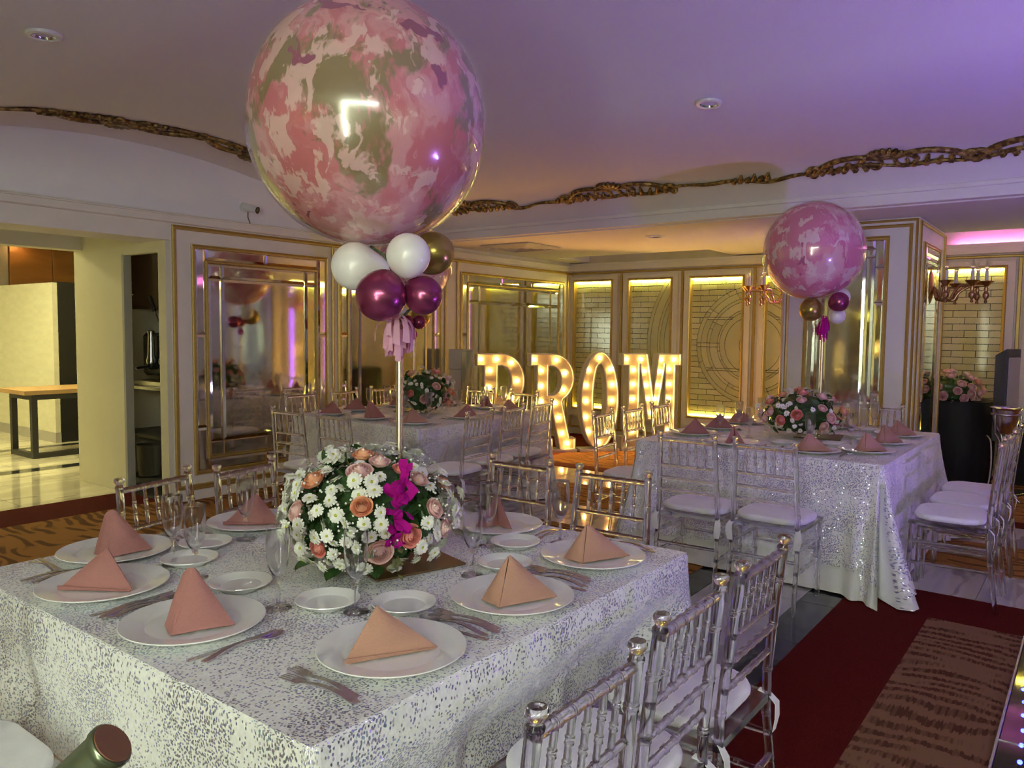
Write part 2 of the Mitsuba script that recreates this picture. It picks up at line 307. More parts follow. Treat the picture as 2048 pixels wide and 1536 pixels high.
def mirror_panel(lab, wm, u0, u1, v0, v1, bd, seam, cols=True, splits=(.62, 1.42)):
    t = thing('mirror_panel', lab, 'mirror')
    part(t, 'backing', shape(wm(bx(u0, u1, v0, v1, -.001, .004)), 'lead')); gilt(t, u0-.02, u1+.02, v0-.02, v1+.02, wm)
    def tile(a, b, c, d, be=.022, h=.009, w=.005): part(t, 'mirror_tile', shape(wm(bevel_tile(a+.002, b-.002, c+.002, d-.002, be, h, w)), 'mirror_glass'))
    U0, U1, V0, V1 = u0+bd, u1-bd, v0+bd, v1-bd
    sp = [v0]+[v for v in splits if v0+.2 < v < v1-.2]+[v1]
    for a, b in ((u0, U0), (U1, u1)):
        for c, d in zip(sp[:-1], sp[1:]): tile(a, b, c, d)
    n = max(1, round((U1-U0)/.6)); e = np.linspace(U0, U1, n+1)
    for a, b in zip(e[:-1], e[1:]): tile(a, b, v0, V0); tile(a, b, V1, v1)
    if cols:
        gilt(t, U0, U1, V0, V1, wm, 'inner_moulding', [(0, .012), (.008, .022), (.02, .022), (.026, .01)])
        U0 += .026; U1 -= .026; V0 += .026; V1 -= .026
    s = seam
    tile(U0, U0+s, V0+s, V1-s); tile(U1-s, U1, V0+s, V1-s)
    for a, b in ((U0, U0+s), (U0+s, U1-s), (U1-s, U1)): tile(a, b, V0, V0+s, .008); tile(a, b, V1-s, V1)
    tile(U0+s, U1-s, V0+s, V1-s, .025, .008)
    return t
mirror_panel('large gold framed mirror panel nearest the corridor, holding the reflected balloon', W1, 3.664, 5.07, .236, 2.155, .105, .125)
mirror_panel('gold framed mirror panel behind the balloon pole', W1, 5.24, 6.74, .236, 2.155, .105, .125)
mirror_panel('gold framed mirror panel beside the letter P, farthest on the left wall', W1, 7.11, 9.31, .236, 2.155, .105, .2)
for u in (5.155, 6.82, 7.03, 9.42): part('wall_left', 'gold_moulding', shape(W1(bx(u-.012, u+.012, .13, 2.29, 0, .02, .005)), 'gold_trim'))

# ---- back wall with lit leaded glass panels
sone('wall_back', shape(bx(XW, XW+.12, -5.1, 6.25, 0, 2.75), 'wall_paint'))
part('wall_back', 'gold_moulding', shape(W2(bx(-5, 6.13, 2.29, 2.318, 0, .022, .006)), 'gold_trim')); part('wall_back', 'gold_moulding', shape(W2(bx(-5, 6.13, .10, .125, 0, .016, .004)), 'gold_trim'))
part('wall_back', 'ledge', shape(cat([W2(bx(-5, 6.13, 2.33, 2.405, 0, .10, .006)), W2(bx(-5, 6.13, 2.40, 2.436, .085, .10, .003))]), 'wall_paint'))
for u in (5.33, 4.424, 3.463, 2.46, .707, -.25): part('wall_back', 'gold_moulding', shape(W2(bx(u-.018, u+.018, .13, 2.285, 0, .022, .005)), 'gold_trim'))
CY, CZ = 3.47, 1.33
def leaded(lab, u0, u1, v0, v1, art, W2=None, CY=3.47, strip=None):
    W2 = W2 or W2_
    t = thing('leaded_glass_panel', lab, 'glass panel')
    part(t, 'backing', shape(W2(bx(u0, u1, v0, v1, .0, .002)), 'lead'))
    # the wall stands proud around the recess: a raised surround
    sur = Polygon([(u0-.10, v0-.13), (u1+.10, v0-.13), (u1+.10, v1+.075), (u0-.10, v1+.075)], [[(u0, v0), (u1, v0), (u1, v1), (u0, v1)]])
    part(t, 'surround', shape(W2(extr(sur, .05, 0.)), 'wall_paint'))
    m = rframe(u0-.03, u1+.03, v0-.03, v1+.03, [(0, .055), (.01, .072), (.025, .066), (.034, .05)]); part(t, 'gold_frame', shape(W2(m), 'gold_trim'))
    B = sbox(u0, v0, u1, v1); bw, bh = .226, .0708; pieces = []
    c = Point(CY, CZ)
    ring = {'none': Polygon(), 'far': c.buffer(1.45, 96).difference(c.buffer(1.06, 96)), 'near': c.buffer(.735, 96)}[art]
    r, v = 0, v0
    while v < v1-.005:
        o = u0-(bw/2 if r % 2 else 0); u = o
        while u < u1:
            q = sbox(u, v, u+bw, v+bh).intersection(B)
            if art != 'none': q = q.difference(ring)
            for g in getattr(q, 'geoms', [q]):
                if g.geom_type == 'Polygon' and g.area > 2e-4: pieces.append(g)
            u += bw
        v += bh; r += 1
    if art != 'none':
        L = [B.boundary]
        rad = [.735, .68, .60, .56, .46, .43, .36, .17] if art == 'near' else [1.45, 1.40, 1.30, 1.26, 1.20, 1.06]
        for i, R in enumerate(rad):
            a0 = np.linspace(0, 2*np.pi, 145)
            L.append(LineString([(CY+R*math.cos(a), CZ+R*math.sin(a)) for a in a0]))
        gens = [(.735, .60, 35), (.735, .60, 62), (.735, .56, 118), (.735, .56, 150), (.735, .60, 208), (.735, .68, 240), (.68, .46, 300), (.68, .46, 330), (.60, .46, 20), (.60, .43, 160), (.46, .36, 140), (.46, .36, 200), (.46, .36, 215), (.60, .46, 255), (.36, .17, 100)] if art == 'near' else [(1.45, 1.30, 168), (1.45, 1.30, 158), (1.40, 1.20, 150), (1.30, 1.06, 172), (1.30, 1.06, 163), (1.26, 1.06, 185), (1.45, 1.26, 180), (1.30, 1.2, 154), (1.45, 1.26, 193)]
        for R1, R2, a in gens:
            for s in ((1, -1) if art == 'near' else (1,)):
                a2 = math.radians(a if s > 0 else 180-a+9); L.append(LineString([(CY+R1*math.cos(a2), CZ+R1*math.sin(a2)), (CY+R2*math.cos(a2+.05), CZ+R2*math.sin(a2+.05))]))
        if art == 'near':
            for dz, x0, x1 in ((.02, .36, .735), (-.03, .36, .735), (.32, .20, .66), (.35, .20, .66), (-.30, .0, .64), (-.33, .0, .64)):
                for s in (1, -1): L.append(LineString([(CY+s*x0, CZ+dz), (CY+s*x1, CZ+dz)]))
        reg = B.intersection(ring)
        for g in polygonize(unary_union(L+[ring.boundary])):
            if g.representative_point().within(reg) and g.area > 1.5e-4: pieces.append(g)
    for g in pieces:
        h = g.buffer(-.0032, join_style=2)
        for q in getattr(h, 'geoms', [h]):
            if q.geom_type == 'Polygon' and q.area > 8e-5:
                part(t, 'pane', shape(W2(extr(q.simplify(.0008), .007+rng.uniform(0, .002), .002)), f'pane_glass_{rng.integers(3)}'))
    # light strips hidden behind the top and bottom of the frame
    for vv, s in ((v1-.012, 1), (v0+.012, .55)):
        part(t, 'light_strip', {**shape(W2(bx(u0+.01, u1-.01, vv-.008, vv+.008, .030, .046)), 'lamp_white'), 'emitter': lamp([c_*s for c_ in STRIP_Y], .6)})
    if strip:  # violet side strips, added so that the pillar panel glows
        for uu in (u0+.012, u1-.012): part(t, 'light_strip', {**shape(W2(bx(uu-.008, uu+.008, v0+.02, v1-.02, .030, .046)), 'lamp_white'), 'emitter': lamp(strip, .5)})
leaded('yellow lit glass brick panel in the far corner behind letters', 5.47, 6.06, .40, 2.18, 'none')
leaded('yellow lit leaded glass panel with left arc lines above the letter M', 4.575, 5.18, .40, 2.18, 'far')
leaded('large leaded glass panel with concentric rings right of the letter M', 3.605, 4.285, .40, 2.18, 'near')
leaded('leaded glass ring panel partly behind the smaller balloon', 2.66, 3.30, .40, 2.18, 'near')
leaded('yellow lit glass brick panel right of the mirrored pillar', .845, 1.60, .40, 2.18, 'none')
leaded('yellow lit glass brick panel mirrored in the left wall', -.16, .56, .40, 2.18, 'none')

# ---- ceiling: shallow vault, fascia, low soffit with recesses
prof = [(x_, 2.925-(x_-3.15)**2/11.8) for x_ in np.linspace(3.15, 4.3, 8)]+[(4.7, 2.785), (5.2, 2.778), (5.7, 2.774), (5.95, 2.765), (6.1, 2.742), (6.22, 2.695), (6.34, 2.61), (6.44, 2.51), (6.5, 2.44)]
from scipy.interpolate import PchipInterpolator
_px, _pz = np.array(prof).T; vz_ = PchipInterpolator(_px, _pz)
def vault_z(x_): x_ = np.asarray(x_, float); x_ = np.where(x_ < 3.15, 6.3-x_, x_); return vz_(np.clip(x_, 3.15, 6.5))
xs = np.concatenate([np.linspace(-.2, .6, 16), np.linspace(.7, 5.6, 50), np.linspace(5.7, 6.5, 24)])
sone('ceiling', shape(sheet(np.array([[(x_, y_, float(vault_z(x_))) for y_ in (-5.1, -2, 1, 4, YW+.02)] for x_ in xs])), 'ceiling_paint', True))
sone('trim_2', shape(cat([bx(6.41, 6.55, -5.1, YW, 2.45, 2.545, .004), bx(6.385, 6.55, -5.1, YW, 2.525, 2.56, .005)]), 'ceiling_paint'))
sof = sbox(6.42, -5.1, XW, YW).difference(sbox(8.72, 3.72, XW, 5.86)).difference(sbox(8.45, -5.2, XW, 1.95))
sone('ceiling_low', shape(extr(sof, .05, 2.45), 'ceiling_paint'))
for (a, b, c, d) in ((8.72, XW, 3.72, 5.86), (8.45, XW, -5.1, 1.95)):
    sone('ceiling_recess', shape(cat([bx(a-.03, b, c-.03, d+.03, 2.72, 2.75), bx(a-.03, a, c, d, 2.45, 2.72), bx(a, b, c-.03, c, 2.45, 2.72), bx(a, b, d, d+.03, 2.45, 2.72)]), 'ceiling_paint'))
for u0, u1 in ((-4., 1.3),):
    sone('ceiling_light_strip', {**shape(bx(9.49, 9.52, u0, u1, 2.407, 2.425), 'lamp_white'), 'emitter': lamp(PINK, 2.)})
sone('ceiling_rear', shape(bx(-3.1, -.1, -5.1, YW+.2, 2.45, 2.56), 'ceiling_paint'))
sone('wall_right', shape(bx(-3.2, 9.7, -5.2, -5.1, 0, 3.1), 'wall_paint'))
# entrance behind the camera, edged with white light bars (seen mirrored in the balloons)
ex, ey = np.array([-1.55, -.9]), np.array([.79, -.61])          # centre, across
def bar(a, b, z0, z1, nm):
    p0, p1 = ex+ey*a, ex+ey*b; g = bx(a, b, -.02, .02, z0, z1)
    g.apply_transform(np.array([[ey[0], .61, 0, ex[0]], [ey[1], .79, 0, ex[1]], [0, 0, 1, 0], [0, 0, 0, 1]]))
    part('door_1', nm, {**shape(g, 'lamp_white'), 'emitter': lamp(PORTAL, 8.)})
vd = thing('stage_lamp', 'violet floor spotlight outside the right edge, washing the vault', 'stage lamp')
for (vx, vy, vz, dx, dy, dzz) in ((3.5, -1.35, .42, .12, .22, .95),):
    part(vd, 'housing', shape(lathe([(0, -.20), (.11, -.20), (.13, -.02), (.14, .0), (.125, .0), (.12, -.02), (0, -.03)], 24), 'black_plastic', 40), M=frame_mat((vx, vy, vz), (dx, dy, dzz)))
    part(vd, 'lens', {**shape(lathe([(0, -.012), (.118, -.012), (.118, -.006), (0, -.006)], 24), 'lamp_white'), 'emitter': lamp(VIOLET, 4.)}, M=frame_mat((vx, vy, vz), (dx, dy, dzz)))
    part(vd, 'yoke', shape(cat([tube([(vx-.15, vy, vz-.06), (vx-.16, vy, .03), (vx+.16, vy, .03), (vx+.15, vy, vz-.06)], .012)]), 'black_steel'))
labels['door_1'] = {'kind': 'structure'}; _cnt['door_1'] = 1
bar(-1.15, -1.04, .15, 2.36, 'light_bar'); bar(-1.03, 1.1, 2.26, 2.36, 'light_bar')
# gilded ornament running round the vault
def vpt(x_, y_, lift=.014): return np.array([x_, y_, float(vault_z(x_))-lift])
def orn_line(path, seed, lab):
    r = np.random.default_rng(seed); t = struct('trim_3' if lab == 'r' else 'trim_4')
    path = np.array(path); d = np.r_[0, np.cumsum(np.linalg.norm(np.diff(path, axis=0), axis=1))]; L = d[-1]
    def at(s, up):
        s = np.clip(s, 0, L); b = np.array([np.interp(s, d, path[:, i_]) for i_ in (0, 1)]); tn = np.array([np.interp(min(s+.02, L), d, path[:, i_])-np.interp(max(s-.02, 0), d, path[:, i_]) for i_ in (0, 1)])
        tn /= np.linalg.norm(tn)+1e-9; nrm = np.array([tn[1], -tn[0]])*side
        q = b+nrm*up; return vpt(q[0], q[1])
    side = 1 if lab == 'r' else -1
    K = 1.55
    def stroke(pts, rad, nm, s0=None):
        part(t, nm, shape(tube([at(s_c[0]+(a-s_c[0])*K if nm != 'rail' else a, b*1.25*K+.012) for a, b in pts], np.asarray(rad)*(K if nm != 'rail' else 1.), 6), 'gilding', True))
    s_c = [0]
    n = int(L/.06); ss = np.linspace(0, L, n)
    stroke([(s, .012*math.sin(s*5.2)+.008*math.sin(s*13)) for s in ss], [.011+.007*abs(math.sin(s*6.1+seed)) for s in ss], 'rail')
    def spiral(s0, u0, sx, rr, turns=1.35, w=.013):
        return [(s0+sx*(rr*(1-k_/40)*math.cos(k_/40*turns*6.28)-rr), u0+rr*(1-k_/48)*math.sin(k_/40*turns*6.28)) for k_ in range(32)]
    s = .25
    while s < L-.3:
        big = r.random() < .45; s_c[0] = s
        if big:
            for j in range(9):
                a = math.pi*(j+.5)/9; stroke([(s, .05), (s+.05*math.cos(a), .05+.05*math.sin(a)), (s+.085*math.cos(a), .05+.085*math.sin(a))], [.008, .014, .009], 'shell_rib')
            for q in (-1, 1):
                stroke([(s+q*(.08+.26*u), .075+.02*math.sin(u*3.1)-.085*u*u) for u in np.linspace(0, 1, 12)], np.linspace(.013, .016, 12), 'arch')
                stroke(spiral(s+q*.12, .02, q, .055), np.linspace(.013, .008, 32), 'scroll'); stroke(spiral(s+q*.30, .0, -q, .04), np.linspace(.012, .008, 32), 'scroll')
                for j in range(5): stroke([(s+q*(.1+.05*j), -.01), (s+q*(.12+.05*j), .02+.02*(j % 2))], [.016, .006], 'leaf')
            s += .85
        else:
            for j in range(6): stroke([(s+.035*j, .0), (s+.035*j+.02, .018+.018*(j % 2))], [.018, .007], 'leaf')
            s += .40
        s += r.uniform(.16, .3)
orn_line([(6.20, y_) for y_ in np.linspace(5.45, -1.2, 40)], 3, 'r')
orn_line([(x_, 5.45) for x_ in np.linspace(1.3, 5.95, 40)], 5, 'l')
# downlights, vent, camera
def downlight(x_, y_, z_, lab, tilt=None, r_=.075):
    t = thing('downlight', lab, 'downlight'); Mx = mat(x_, y_, z_) if tilt is None else frame_mat((x_, y_, z_), tilt)
    part(t, 'rim', shape(lathe([(r_*.72, .0), (r_*.72, -.012), (r_*.95, -.010), (r_, -.002), (r_, .004), (r_*.72, .0)], 24), 'white_plastic', 40), M=Mx)
    part(t, 'reflector', shape(lathe([(r_*.7, -.006), (r_*.5, .03), (.0, .032)], 20), 'chrome', 40), M=Mx)
for x_, y_, lab in ((1.6, 3.86, 'small recessed downlight in the vault at upper left'), (4.36, 1.885, 'small recessed downlight in the lilac vault right of the big balloon')):
    z_ = float(vault_z(x_)); sl = float(vault_z(x_+.05)-vault_z(x_-.05))/.1; downlight(x_, y_, z_-.004, lab, (-sl, 0, 1))
downlight(7.23, 3.664, 2.45, 'round downlight in the orange lit soffit above the letter O', r_=.10); downlight(7.35, 5.86, 2.45, 'downlight in the low soffit beside the gold balloon', r_=.08)
t = thing('air_vent', 'square ceiling air vent with nested slats in the low soffit', 'vent')
part(t, 'plenum', shape(bx(6.98, 7.58, 5.08, 5.70, 2.444, 2.449), 'vent_dark'))
for j in range(4):
    o = .075*j; m = rframe(6.95+o, 7.61-o, 5.05+o, 5.73-o, [(0, .002), (.004, .010), (.05, .03), (.054, .026)]); P = m.vertices.copy(); m.vertices = np.stack([P[:, 0], P[:, 1], 2.446-P[:, 2]], -1); part(t, 'slat', shape(m, 'vent_metal'))
t = thing('security_camera', 'small white security camera with black lens above the mirror wall', 'security camera')
part(t, 'mount', shape(cat([lathe([(0, 0), (.045, 0), (.045, .015), (0, .018)], 20).apply_transform(trimesh.transformations.rotation_matrix(math.pi/2, [1, 0, 0])), tube([(0, -.01, 0), (0, -.05, -.005), (.0, -.07, -.01)], .012, 8)]), 'white_plastic', 30), M=mat(4.17, YW+.02, 2.545))
part(t, 'body', shape(lathe([(0, -.085), (.030, -.085), (.034, -.07), (.034, .05), (.028, .055), (0, .055)], 20), 'white_plastic', 30), M=frame_mat((4.185, YW-.08, 2.53), (.35, -.85, -.25)))
part(t, 'lens', shape(lathe([(0, .05), (.026, .052), (.03, .062), (.026, .064), (.02, .058), (0, .058)], 20), 'black_plastic', 30), M=frame_mat((4.185, YW-.08, 2.53), (.35, -.85, -.25)))
part(t, 'cable', shape(tube([(4.18, YW-.03, 2.52), (4.185, YW-.02, 2.46), (4.20, YW-.03, 2.405)], .004, 6), 'black_plastic', True))

sone('wall_rear', shape(bx(-2.6, -2.5, -5.1, 6.6, .005, 2.45), 'wall_paint'))
WR = lambda m: wallmap('X-', 2.5)(m).apply_transform(np.diag([-1, 1, 1, 1.]))
for ry in (2.3, .1): mirror_panel('mirror panel on the rear wall '+('left' if ry > 1 else 'right')+' of the camera, seen doubled in the pillar mirror', WR, ry, ry+2.1, .3, 2.2, .1, .1, cols=False)
# ---- mirrored pillar on the right
PY1 = 2.36
sone('wall_pillar', shape(bx(PX, 8.5, PY, PY1, .005, 2.45), 'pillar_paint'))
for (a, b) in ((PY+.0, PY1-.0),):
    for o, wd in ((.004, .02), (.045, .026)): gilt('wall_pillar', a+o, b-o, .1, 2.445-o, WP, prof=[(0, .01), (wd*.4, .02), (wd, .012)])
gilt('wall_pillar', PX+.02, 8.48, .1, 2.43, WS, prof=[(0, .01), (.012, .02), (.028, .012)])
mirror_panel('tall gold framed mirror on the pillar front, reflecting lit letters', WP, 1.49, 2.135, .33, 2.29, .085, .07, cols=False, splits=(.98, 1.75, 2.05))
mirror_panel('narrow gold framed mirror on the pillar side behind the brass sconce', WS, 7.42, 8.2, .33, 2.25, .09, .06, cols=False, splits=(1.1, 1.7))
leaded('violet lit leaded glass panel on the pillar left side, seen in the mirror', 7.46, 8.2, .40, 2.18, 'near', wallmap('Y+', 2.36), 7.46, (1.8, .3, 5.5))
def sconce(lab, pos, rz):
    t = thing('wall_sconce', lab, 'wall lamp', 'brass candle sconces'); Mx = mat(*pos, rz)
    part(t, 'wall_plate', shape(lathe([(0, .03), (.03, .03), (.055, .02), (.075, .008), (.08, 0), (0, 0)], 20).apply_transform(trimesh.transformations.rotation_matrix(-math.pi/2, [1, 0, 0]) @ np.diag([1, 1.9, 1, 1])), 'brass', 30), M=Mx)
    for a, rr in ((-62, .30), (-28, .36), (0, .40), (28, .36), (62, .30)):
        ca, sa = math.sin(math.radians(a)), math.cos(math.radians(a))
        def q(r_, z_): return (r_*ca, r_*sa+.02, z_)
        pts = [q(0, 0), q(.05, -.05), q(.10, -.115), q(.16, -.12), q(.20, -.06), q(rr*.72, -.005), q(rr*.9, .0), q(rr, -.005)]
        c = PchipInterpolator(np.arange(8), np.array(pts)); arm = part(t, 'arm', shape(tube(c(np.linspace(0, 7, 36)), .011, 8), 'brass', True), M=Mx)
        base = q(rr, 0)
        def lt(pf, b, nm, sm=35, par=None): part(par or t, nm, shape(lathe(pf, 14).apply_translation(base), b, sm), M=Mx)
        lt([(0, -.15), (.008, -.148), (.014, -.135), (.006, -.12), (.022, -.10), (.026, -.075), (.012, -.05), (.018, -.03), (.012, -.01), (.045, .022), (.058, .034), (.05, .036), (.012, .022), (0, .022)], 'brass', 'drip_cup')
        cd = nk(t+'__candle'); scene[cd] = {**shape(lathe([(0, .022), (.013, .022), (.013, .115), (.009, .12), (0, .12)], 14).apply_translation(base), 'candle', 35), 'to_world': Mx}
        part(cd, 'bulb', shape(lathe([(0, .115), (.008, .12), (.017, .14), (.019, .152), (.013, .175), (.005, .198), (0, .206)], 14).apply_translation(base), 'crystal', True), M=Mx)
sconce('brass five arm candle sconce on the pillar side before the brick panel', (7.62, PY-.03, 1.90), 180)
sconce('brass candle sconce left of the smaller balloon, on the far side of the pillar', (7.62, PY1+.06, 1.90), 0)

# ---- corridor and alcove on the left
sone('wall_jamb', shape(cat([bx(3.44, 3.50, 6.87, 7.8, 0, 2.7), bx(3.44, 3.50, 6.26, 6.87, 2.10, 2.7)]), 'corridor_paint'))
sone('trim_5', shape(bx(3.436, 3.51, 6.862, 6.90, 0, 2.11, .004), 'grey_jamb')); sone('trim_6', shape(bx(3.425, 3.475, 6.15, 6.27, 0, 2.19, .004), 'corridor_paint'))
sone('wall_bulkhead', shape(bx(.6, 3.44, 7.62, 7.80, 2.18, 2.7), 'corridor_paint')); sone('ceiling_corridor', shape(bx(-1, 8, 6.56, 13.2, 2.7, 2.75), 'ceiling_paint'))
sone('wall_corridor_left', shape(bx(.9, 1.0, 6.56, 13.2, 0, 2.7), 'corridor_paint')); sone('wall_corridor_end', shape(bx(.9, 4.80, 13., 13.1, 0, 2.7), 'grey_jamb'))
k = sone('wall_wood', shape(bx(4.8, 8., 13.02, 13.1, 0, 2.7), 'walnut_panel'))
for j in range(3): part('wall_wood', 'panel', shape(bx(4.82+.6*j, 5.412+.6*j, 12.99, 13.02, 1.2, 2.695, .004), 'walnut_panel'))
sone('wall_corridor_right', shape(bx(7.9, 8., 7.8, 13.1, 0, 2.7), 'corridor_paint')); sone('wall_corridor_inner', shape(bx(4.4, 8., 8.25, 8.35, 0, 2.7), 'corridor_paint'))
sone('floor_corridor', shape(bx(.9, 8., 6.92, 13.1, -.2, -.012), 'grout'))
tiles(1., 3.44, 6.92, 7.8, .8, .88, 'cream_marble', parent='floor_corridor')
for y0, y1, b in ((7.8, 8.6, 'cream_marble'), (8.6, 8.8, 'black_marble'), (8.8, 10.2, 'cream_marble'), (10.2, 10.35, 'black_marble'), (10.35, 13., 'cream_marble')): tiles(1., 7.9, y0, y1, .8, .8, b, parent='floor_corridor')
t = thing('partition', 'white textured partition wall with dark end in the corridor', 'partition')
part(t, 'face', shape(bx(4.36, 4.42, 10.5, 13., .13, 2.02), 'textured_wall')); part(t, 'dark_end', shape(bx(4.42, 4.9, 10.5, 13., 0, 2.03), 'black_plastic'), 'dark brown end face'); part(t, 'skirting', shape(bx(4.352, 4.42, 10.49, 13., 0, .13), 'vent_metal'))
t = thing('bench_table', 'oak topped table with black metal frame legs in the corridor', 'table')
part(t, 'table_top', shape(bx(3.57, 5.2, 9.35, 10.05, .715, .765, .004), 'oak'))
for xx in (3.66, 5.02):
    part(t, 'leg_frame', shape(cat([bx(xx, xx+.06, 9.4, 9.46, 0, .715), bx(xx, xx+.06, 9.94, 10., 0, .715), bx(xx, xx+.06, 9.4, 10., .655, .715), bx(xx, xx+.06, 9.4, 10., 0, .06)]), 'black_steel'))
part(t, 'rail', shape(bx(3.72, 5.02, 9.4, 9.46, .655, .714), 'black_steel')); part(t, 'rail', shape(bx(3.72, 5.02, 9.4, 9.46, 0, .06), 'black_steel'))
for xx in (2.4, 3.6): sone('ceiling_corridor_lamp', {**shape(bx(xx, xx+.5, 9., 9.5, 2.68, 2.698), 'lamp_white'), 'emitter': lamp(CORRIDOR, 2.)})
sone('ceiling_corridor_lamp', {**shape(bx(1.9, 2.5, 11., 11.5, 2.68, 2.698), 'lamp_white'), 'emitter': lamp(CORRIDOR, 2.)})
sone('ceiling_corridor_lamp', {**shape(bx(4.9, 5.0, 12.7, 12.8, 2.68, 2.698), 'lamp_white'), 'emitter': lamp((60, 30, 8), .5)})
# alcove with a lever coffee machine
sone('wall_alcove', shape(cat([bx(4.35, 4.45, 6.26, 8.25, 0, 2.7), bx(3.60, 4.4, 7.95, 8.05, 0, 2.7)]), 'wall_paint'))
t = thing('wall_cabinet', 'dark red brown wall cabinet at the top of the alcove', 'cabinet')
part(t, 'body', shape(bx(4.06, 4.34, 6.3, 7.94, 1.66, 2.65), 'dark_cabinet'))
for j in range(3): dr_ = part(t, 'door', shape(bx(4.036, 4.059, 6.31+.54*j, 6.84+.54*j, 1.67, 2.64, .003), 'dark_cabinet')); part(dr_, 'knob', shape(sph((4.026, 6.45+.54*j+.33, 1.80), .012), 'chrome', True))
t = thing('counter_shelf', 'dark steel counter with open shelves in the alcove', 'shelf')
part(t, 'top', shape(bx(3.86, 4.34, 6.3, 7.94, .87, .905, .004), 'steel')); part(t, 'shelf', shape(bx(3.88, 4.34, 6.3, 7.94, .40, .43), 'black_steel'))
for yy in (6.32, 7.74): part(t, 'post', shape(bx(3.88, 3.92, yy, yy+.04, 0, .87), 'black_steel'))
t = thing('coffee_machine', 'dark lever espresso machine with chrome group heads on the counter', 'coffee machine')
part(t, 'body', shape(bx(4.0, 4.3, 6.75, 7.65, 1.0, 1.42, .03), 'black_plastic')); part(t, 'drip_tray', shape(bx(3.90, 4.3, 6.75, 7.65, .906, .96, .01), 'chrome')); part(t, 'back_panel', shape(bx(4.2, 4.3, 6.8, 7.6, .96, 1.0), 'black_plastic'))
for yy in (7.15, 7.38):
    g = part(t, 'group_head', shape(lathe([(0, 1.12), (.045, 1.12), (.05, 1.16), (.035, 1.2), (.03, 1.40), (.036, 1.44), (0, 1.45)], 16).apply_translation((3.95, yy, 0)), 'chrome', 35)); part(g, 'portafilter', shape(cat([lathe([(0, 1.07), (.035, 1.075), (.042, 1.12), (0, 1.12)], 16).apply_translation((3.95, yy, 0)), tube([(3.92, yy, 1.1), (3.8, yy, 1.08)], .012)]), 'black_plastic', 35))
g = part(t, 'lever', shape(tube([(3.95, 7.15, 1.44), (3.93, 7.20, 1.54), (3.91, 7.27, 1.70)], .008), 'chrome', True)); part(g, 'grip', shape(tube([(3.918, 7.24, 1.63), (3.90, 7.29, 1.77)], .018), 'black_plastic', True))
one('sack', shape(sph((4.1, 7.1, .50), .2, 3, (.7, 1.6, .38)), 'sack_cloth', True), 'pale patterned sack on the alcove shelf', 'sack')
one('bucket', shape(lathe([(0, 0), (.10, 0), (.12, .3), (.125, .31), (.115, .31), (.10, .02), (0, .02)], 24).apply_translation((4.0, 7.55, 0)), 'sack_cloth', 35), 'pale bucket on the floor under the alcove shelf', 'bucket')
one('dark_bag', shape(sph((4.1, 7.0, .16), .18, 3, (1, 1.2, .85)), 'black_drape', True), 'dark bag on the floor under the alcove shelf', 'bag')

# ================================================================== THINGS
# ---- marquee letters P R O M
SC = .00158
def L2(pts): return [((x_)*SC, (825-y_)*SC) for x_, y_ in pts]
def arcp(cx_, cy_, rx, ry, a0, a1, n=24): return [(cx_+rx*math.cos(math.radians(a)), cy_+ry*math.sin(math.radians(a))) for a in np.linspace(a0, a1, n)]
def mk(outer, holes=()): return Polygon(L2(outer), [L2(h) for h in holes])
Pp = mk([(285, 80), (470, 80)]+arcp(480, 290, 178, 210, -90, 90)+[(450, 500), (450, 735), (505, 735), (505, 825), (285, 825), (285, 735), (342, 735), (342, 175), (285, 175)], [[(450, 175), (470, 175)]+arcp(472, 290, 80, 118, -90, 90)+[(450, 408)]])
Rp = mk([(705, 80), (880, 80)]+arcp(885, 270, 172, 190, -90, 58)+[(965, 455), (1028, 735), (1075, 735), (1075, 825), (948, 825), (870, 470), (852, 470), (852, 735), (892, 735), (892, 825), (705, 825), (705, 735), (757, 735), (757, 175), (705, 175)], [[(852, 175), (880, 175)]+arcp(880, 288, 72, 110, -90, 90)+[(852, 398)]])
Op = mk(arcp(1264, 443, 155, 382, 0, 357, 60), [arcp(1264, 443, 52, 285, 0, 357, 48)])
Mp = mk([(1433, 75), (1640, 75), (1690, 385), (1728, 75), (1922, 75), (1922, 170), (1876, 170), (1876, 735), (1922, 735), (1922, 825), (1745, 825), (1745, 735), (1785, 735), (1785, 190), (1722, 600), (1645, 600), (1576, 190), (1576, 735), (1615, 735), (1615, 825), (1433, 825), (1433, 735), (1480, 735), (1480, 170), (1433, 170)])
bulbs = {'P': [(320, 125), (440, 125), (556, 150), (600, 290), (390, 210), (385, 340), (560, 420), (395, 465), (395, 590), (395, 700), (330, 780), (455, 780)],
 'R': [(740, 126), (915, 130), (985, 232), (975, 360), (797, 210), (797, 330), (797, 450), (910, 462), (940, 578), (970, 700), (800, 580), (800, 700), (745, 780), (850, 780), (1012, 780)],
 'O': [(1264, 112), (1172, 205), (1352, 203), (1158, 325), (1370, 320), (1158, 448), (1370, 445), (1160, 575), (1365, 575), (1182, 690), (1340, 690), (1264, 778)],
 'M': [(1468, 122), (1590, 122), (1760, 122), (1870, 122), (1528, 205), (1620, 215), (1745, 215), (1828, 200), (1528, 318), (1638, 325), (1730, 325), (1830, 318), (1528, 435), (1655, 435), (1712, 435), (1830, 435), (1528, 560), (1684, 545), (1830, 560), (1528, 690), (1830, 690)]}
al = math.radians(12); ld = np.array([.6*math.cos(al)+.8*math.sin(al), -.8*math.cos(al)+.6*math.sin(al)]); ln = np.array([ld[1], -ld[0]])
bulb_s = None
